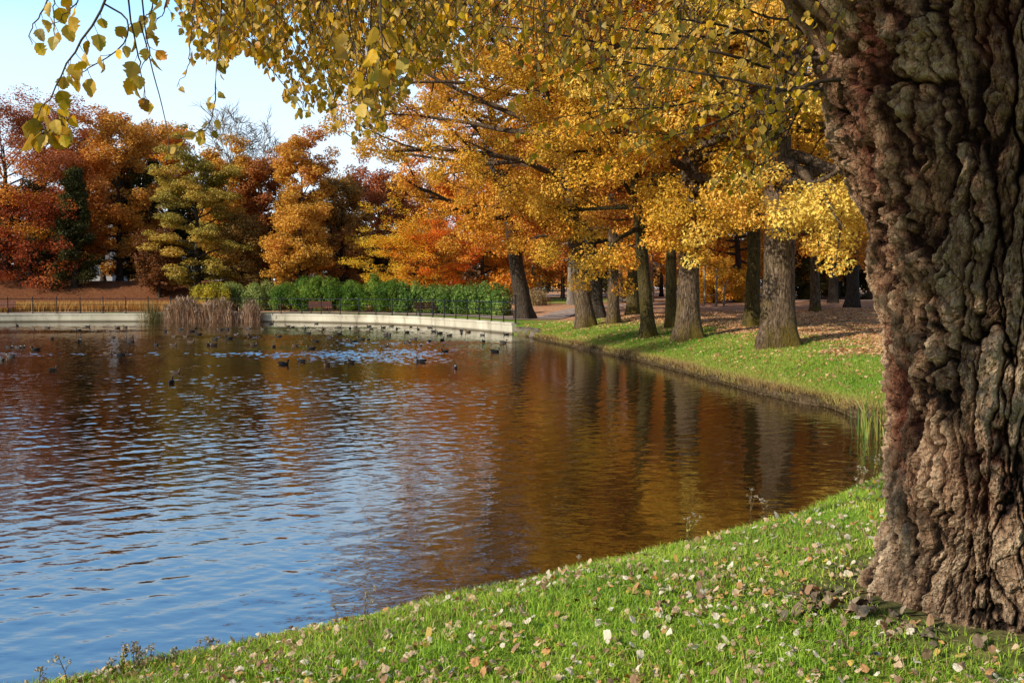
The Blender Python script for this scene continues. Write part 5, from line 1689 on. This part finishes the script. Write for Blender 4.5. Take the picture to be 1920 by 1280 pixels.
def leafy_twig(pts, r0, spacing, size, start=0.15, colshift=0.0, hang=0.8, n=14):
    p_ = smooth_path(pts, n)
    p_ = p_ + rng.normal(size=p_.shape) * 0.004 * np.linspace(0, 1, n)[:, None]
    TWG.tube(p_ - o3, np.linspace(r0, 0.0012, n), 5)
    L = np.linalg.norm(np.diff(p_, axis=0), axis=1); a_ = np.concatenate([[0], np.cumsum(L)])
    s_ = a_[-1] * start
    while s_ < a_[-1]:
        q = np.array([np.interp(s_, a_, p_[:, c]) for c in range(3)])
        k_ = min(n - 2, int(np.searchsorted(a_, s_)))
        tw = p_[min(k_ + 1, n - 1)] - p_[max(k_ - 1, 0)]; tw /= np.linalg.norm(tw) + 1e-9
        out_ = rng.normal(size=3); out_ -= tw * (out_ @ tw); out_ /= np.linalg.norm(out_) + 1e-9
        pd = out_ * 0.75 + tw * 0.35 + np.array([0, 0, -0.45])
        pl = size * (0.35 + 0.4 * rng.random())
        e_ = q + pd / np.linalg.norm(pd) * pl
        TWG.tube(np.array([q, (q + e_) / 2 + np.array([0, 0, -0.002]), e_]) - o3, [0.0012, 0.0009, 0.0009], 3)
        td = pd * 0.5 + np.array([0, 0, -hang]) + rng.normal(size=3) * 0.4
        c_ = POPL[rng.choice(6, p=[0.22, 0.24, 0.16, 0.18, 0.12, 0.08])] * (0.7 + 0.5 * rng.random())
        add_leaf(e_, td, size * (0.7 + 0.55 * rng.random()), c_)
        s_ += spacing * (0.6 + 0.8 * rng.random())


def px3(lst, D, jit=0.0):
    return [at(x, y, D + (rng.normal() * jit)) for x, y in lst]


# left spray, close to the camera
leafy_twig(px3([(215, -70), (196, 8), (150, 80), (118, 135), (88, 190), (66, 236)], 2.9, 0.05), 0.0045, 0.030, 0.049, 0.25)
leafy_twig(px3([(196, 8), (240, 40), (225, 88), (170, 128), (146, 138)], 2.9, 0.04), 0.003, 0.034, 0.047, 0.4)
leafy_twig(px3([(66, 236), (80, 250), (110, 235)], 2.9, 0.03), 0.002, 0.013, 0.052, 0.0)
leafy_twig(px3([(90, 200), (110, 215), (128, 225)], 2.9, 0.03), 0.002, 0.014, 0.052, 0.0)
leafy_twig(px3([(235, -70), (243, 20), (258, 100), (263, 135), (275, 195)], 3.0, 0.04), 0.0035, 0.040, 0.049, 0.35)
leafy_twig(px3([(262, -60), (270, 40), (280, 100), (262, 130)], 3.0, 0.04), 0.003, 0.045, 0.047, 0.45)
TWG.tube(smooth_path(px3([(262, 40), (276, 90), (288, 140), (303, 195), (317, 268), (309, 312)], 3.0), 14) - o3, np.linspace(0.0025, 0.001, 14), 5)
leafy_twig(px3([(100, -60), (100, 0), (102, 66)], 3.0, 0.03), 0.003, 0.05, 0.045, 0.5)
leafy_twig(px3([(110, -60), (80, 20), (60, 50), (58, 85)], 3.1, 0.03), 0.003, 0.04, 0.045, 0.35)
leafy_twig(px3([(160, -80), (150, -10), (128, 20), (95, 45)], 3.0, 0.03), 0.003, 0.04, 0.044, 0.4)
leafy_twig(px3([(300, -60), (285, 10), (270, 40)], 3.1, 0.03), 0.003, 0.035, 0.044, 0.3)
leafy_twig(px3([(320, -60), (310, 10), (285, 50)], 3.3, 0.03), 0.003, 0.035, 0.048, 0.3)
leafy_twig(px3([(420, -70), (412, 60), (404, 140), (402, 198), (390, 235), (350, 260), (332, 290)], 4.2, 0.04), 0.004, 0.055, 0.044, 0.2)
leafy_twig(px3([(395, 225), (388, 242), (372, 246)], 4.2, 0.02), 0.002, 0.018, 0.045, 0.0)
leafy_twig(px3([(372, -60), (360, 50), (356, 105), (350, 132), (330, 162)], 4.4, 0.04), 0.003, 0.06, 0.045, 0.3)
# big pale leaves hanging at the top middle
leafy_twig(px3([(712, -80), (714, 20), (715, 85), (722, 105)], 2.7, 0.03), 0.0035, 0.040, 0.066, 0.45)
leafy_twig(px3([(714, 60), (735, 95), (752, 100)], 2.7, 0.02), 0.002, 0.05, 0.066, 0.7)
leafy_twig(px3([(640, -60), (660, 60), (668, 120), (640, 150)], 3.3, 0.03), 0.003, 0.06, 0.058, 0.4)
leafy_twig(px3([(700, -60), (690, 100), (672, 180), (620, 205)], 3.4, 0.03), 0.003, 0.05, 0.056, 0.55)
# hanging mass along the top
EX = [330, 360, 400, 440, 500, 530, 560, 600, 640, 680, 700, 760, 820, 900, 1000, 1100, 1160, 1300, 1400, 1470, 1530]
EY = [30, 75, 120, 95, 105, 160, 225, 185, 235, 250, 250, 170, 120, 130, 170, 180, 270, 310, 300, 250, 210]
for i in range(255):
    tx = 345 + 520 * rng.random() ** 0.9
    ty = np.interp(tx, EX, EY) * (1.02 - 0.75 * rng.random() ** 1.5)
    D_ = 4.0 + 2.4 * rng.random()
    sx = tx + rng.normal() * 110
    leafy_twig(px3([(sx, -150), ((sx + tx) / 2 + rng.normal() * 12, (ty - 150) / 2), (tx, ty - 20), (tx + rng.normal() * 8, ty)], D_, 0.05), 0.0026, 0.030, 0.036, 0.25)
# leaves around the limb, right part, in its shade
for i in range(135):
    tx = 830 + 720 * rng.random()
    ty = np.interp(tx, EX, EY) * (1.02 - 0.9 * rng.random() ** 1.2)
    D_ = 4.4 + 2.4 * rng.random()
    sx = tx + 60 + rng.normal() * 60
    leafy_twig(px3([(sx, ty - 190), (sx * 0.5 + tx * 0.5, ty - 100), (tx + 8, ty - 25), (tx, ty)], D_, 0.08), 0.0026, 0.048, 0.040, 0.25)
for i, lst in enumerate([[(1560, 150), (1480, 170), (1380, 150), (1250, 128), (1130, 110)], [(1575, 170), (1490, 165), (1420, 190), (1340, 230), (1240, 262)], [(1560, 110), (1470, 100), (1380, 55), (1300, 40), (1180, 20)],
                         [(1580, 175), (1510, 160), (1440, 215), (1370, 175), (1260, 200), (1150, 205)], [(1550, 60), (1500, 40), (1430, 30), (1330, -20)], [(1540, 150), (1500, 200), (1470, 260), (1430, 310)],
                         [(1545, 140), (1450, 130), (1330, 95), (1180, 90), (1020, 60), (900, 45)], [(1540, 120), (1440, 60), (1300, 70), (1150, 50), (980, 10)]]):
    D_ = 5.2 + 0.09 * i
    pth = px3(lst, D_, 0.06)
    pth = [np.array([2.3, 5.5, pth[0][2] + 0.05])] + pth
    pp_ = smooth_path(pth, 22)
    TWG.tube(pp_ - o3, np.linspace(0.014, 0.003, 22), 7)
    for k_ in range(9):
        b0_ = pp_[6 + int(rng.integers(0, 16))]
        e_ = b0_ + np.array([-0.25 + rng.normal() * 0.2, rng.normal() * 0.25, -0.22 + rng.normal() * 0.12])
        leafy_twig([b0_, (b0_ + e_) / 2 + [0, 0, 0.03], e_], 0.003, 0.045, 0.042, 0.2, n=8)
# bigger branches above the frame that carry the twigs
for k_ in range(16):
    f = 0.25 + 0.7 * k_ / 16
    i_ = min(5, int(f * 6)); b0_ = LIMB[i_] + (LIMB[i_ + 1] - LIMB[i_]) * (f * 6 - i_)
    br = branch_path(rng, b0_, [rng.normal() * 0.7 - 0.3, -0.9 + rng.normal() * 0.9, 0.15], 1.9, 8, 0.12, -0.25)
    TWG.tube(br - o3, np.linspace(0.035, 0.008, 8), 7)
link('twigs', TWG.mesh('twigs', M_TWIG, True), pop)
# crown above the frame and the overhanging branch that dapples the trunk
for k_ in range(118):
    if k_ < 24:
        b0_ = MAIN[2] + np.array([rng.normal() * 1.2, rng.normal() * 1.2, 1 + 3.5 * rng.random()])
        e_ = b0_ + rng.normal(size=3) * [1.6, 1.6, 0.8]
    else:
        zt = 1.7 + 2.8 * rng.random() ** 0.55
        c0_ = np.array([2.15 + 0.45 * rng.normal(), 4.5 + 0.25 * rng.normal(), zt]) + to_sun * (4.6 + 3.2 * rng.random())
        b0_ = c0_ + rng.normal(size=3) * [0.2, 0.2, 0.15]
        e_ = b0_ + rng.normal(size=3) * [0.32, 0.32, 0.28]
    for m_ in range(4):
        leafy_twig([b0_, (b0_ + e_) / 2 + rng.normal(size=3) * 0.1, e_ + rng.normal(size=3) * 0.2 - [0, 0, 0.2]], 0.003, 0.05, 0.066, 0.1, n=7)
fs = [np.concatenate(LQ), np.concatenate(LT)]
link('foliage', mesh_np('foliage', np.concatenate(LV) - o3, fs, M_POPLAR, fcol=np.concatenate([np.concatenate(LCq), np.concatenate(LCt)])), pop)

# tall poplars on the near shore behind the viewer, whose shadows reach the far bank
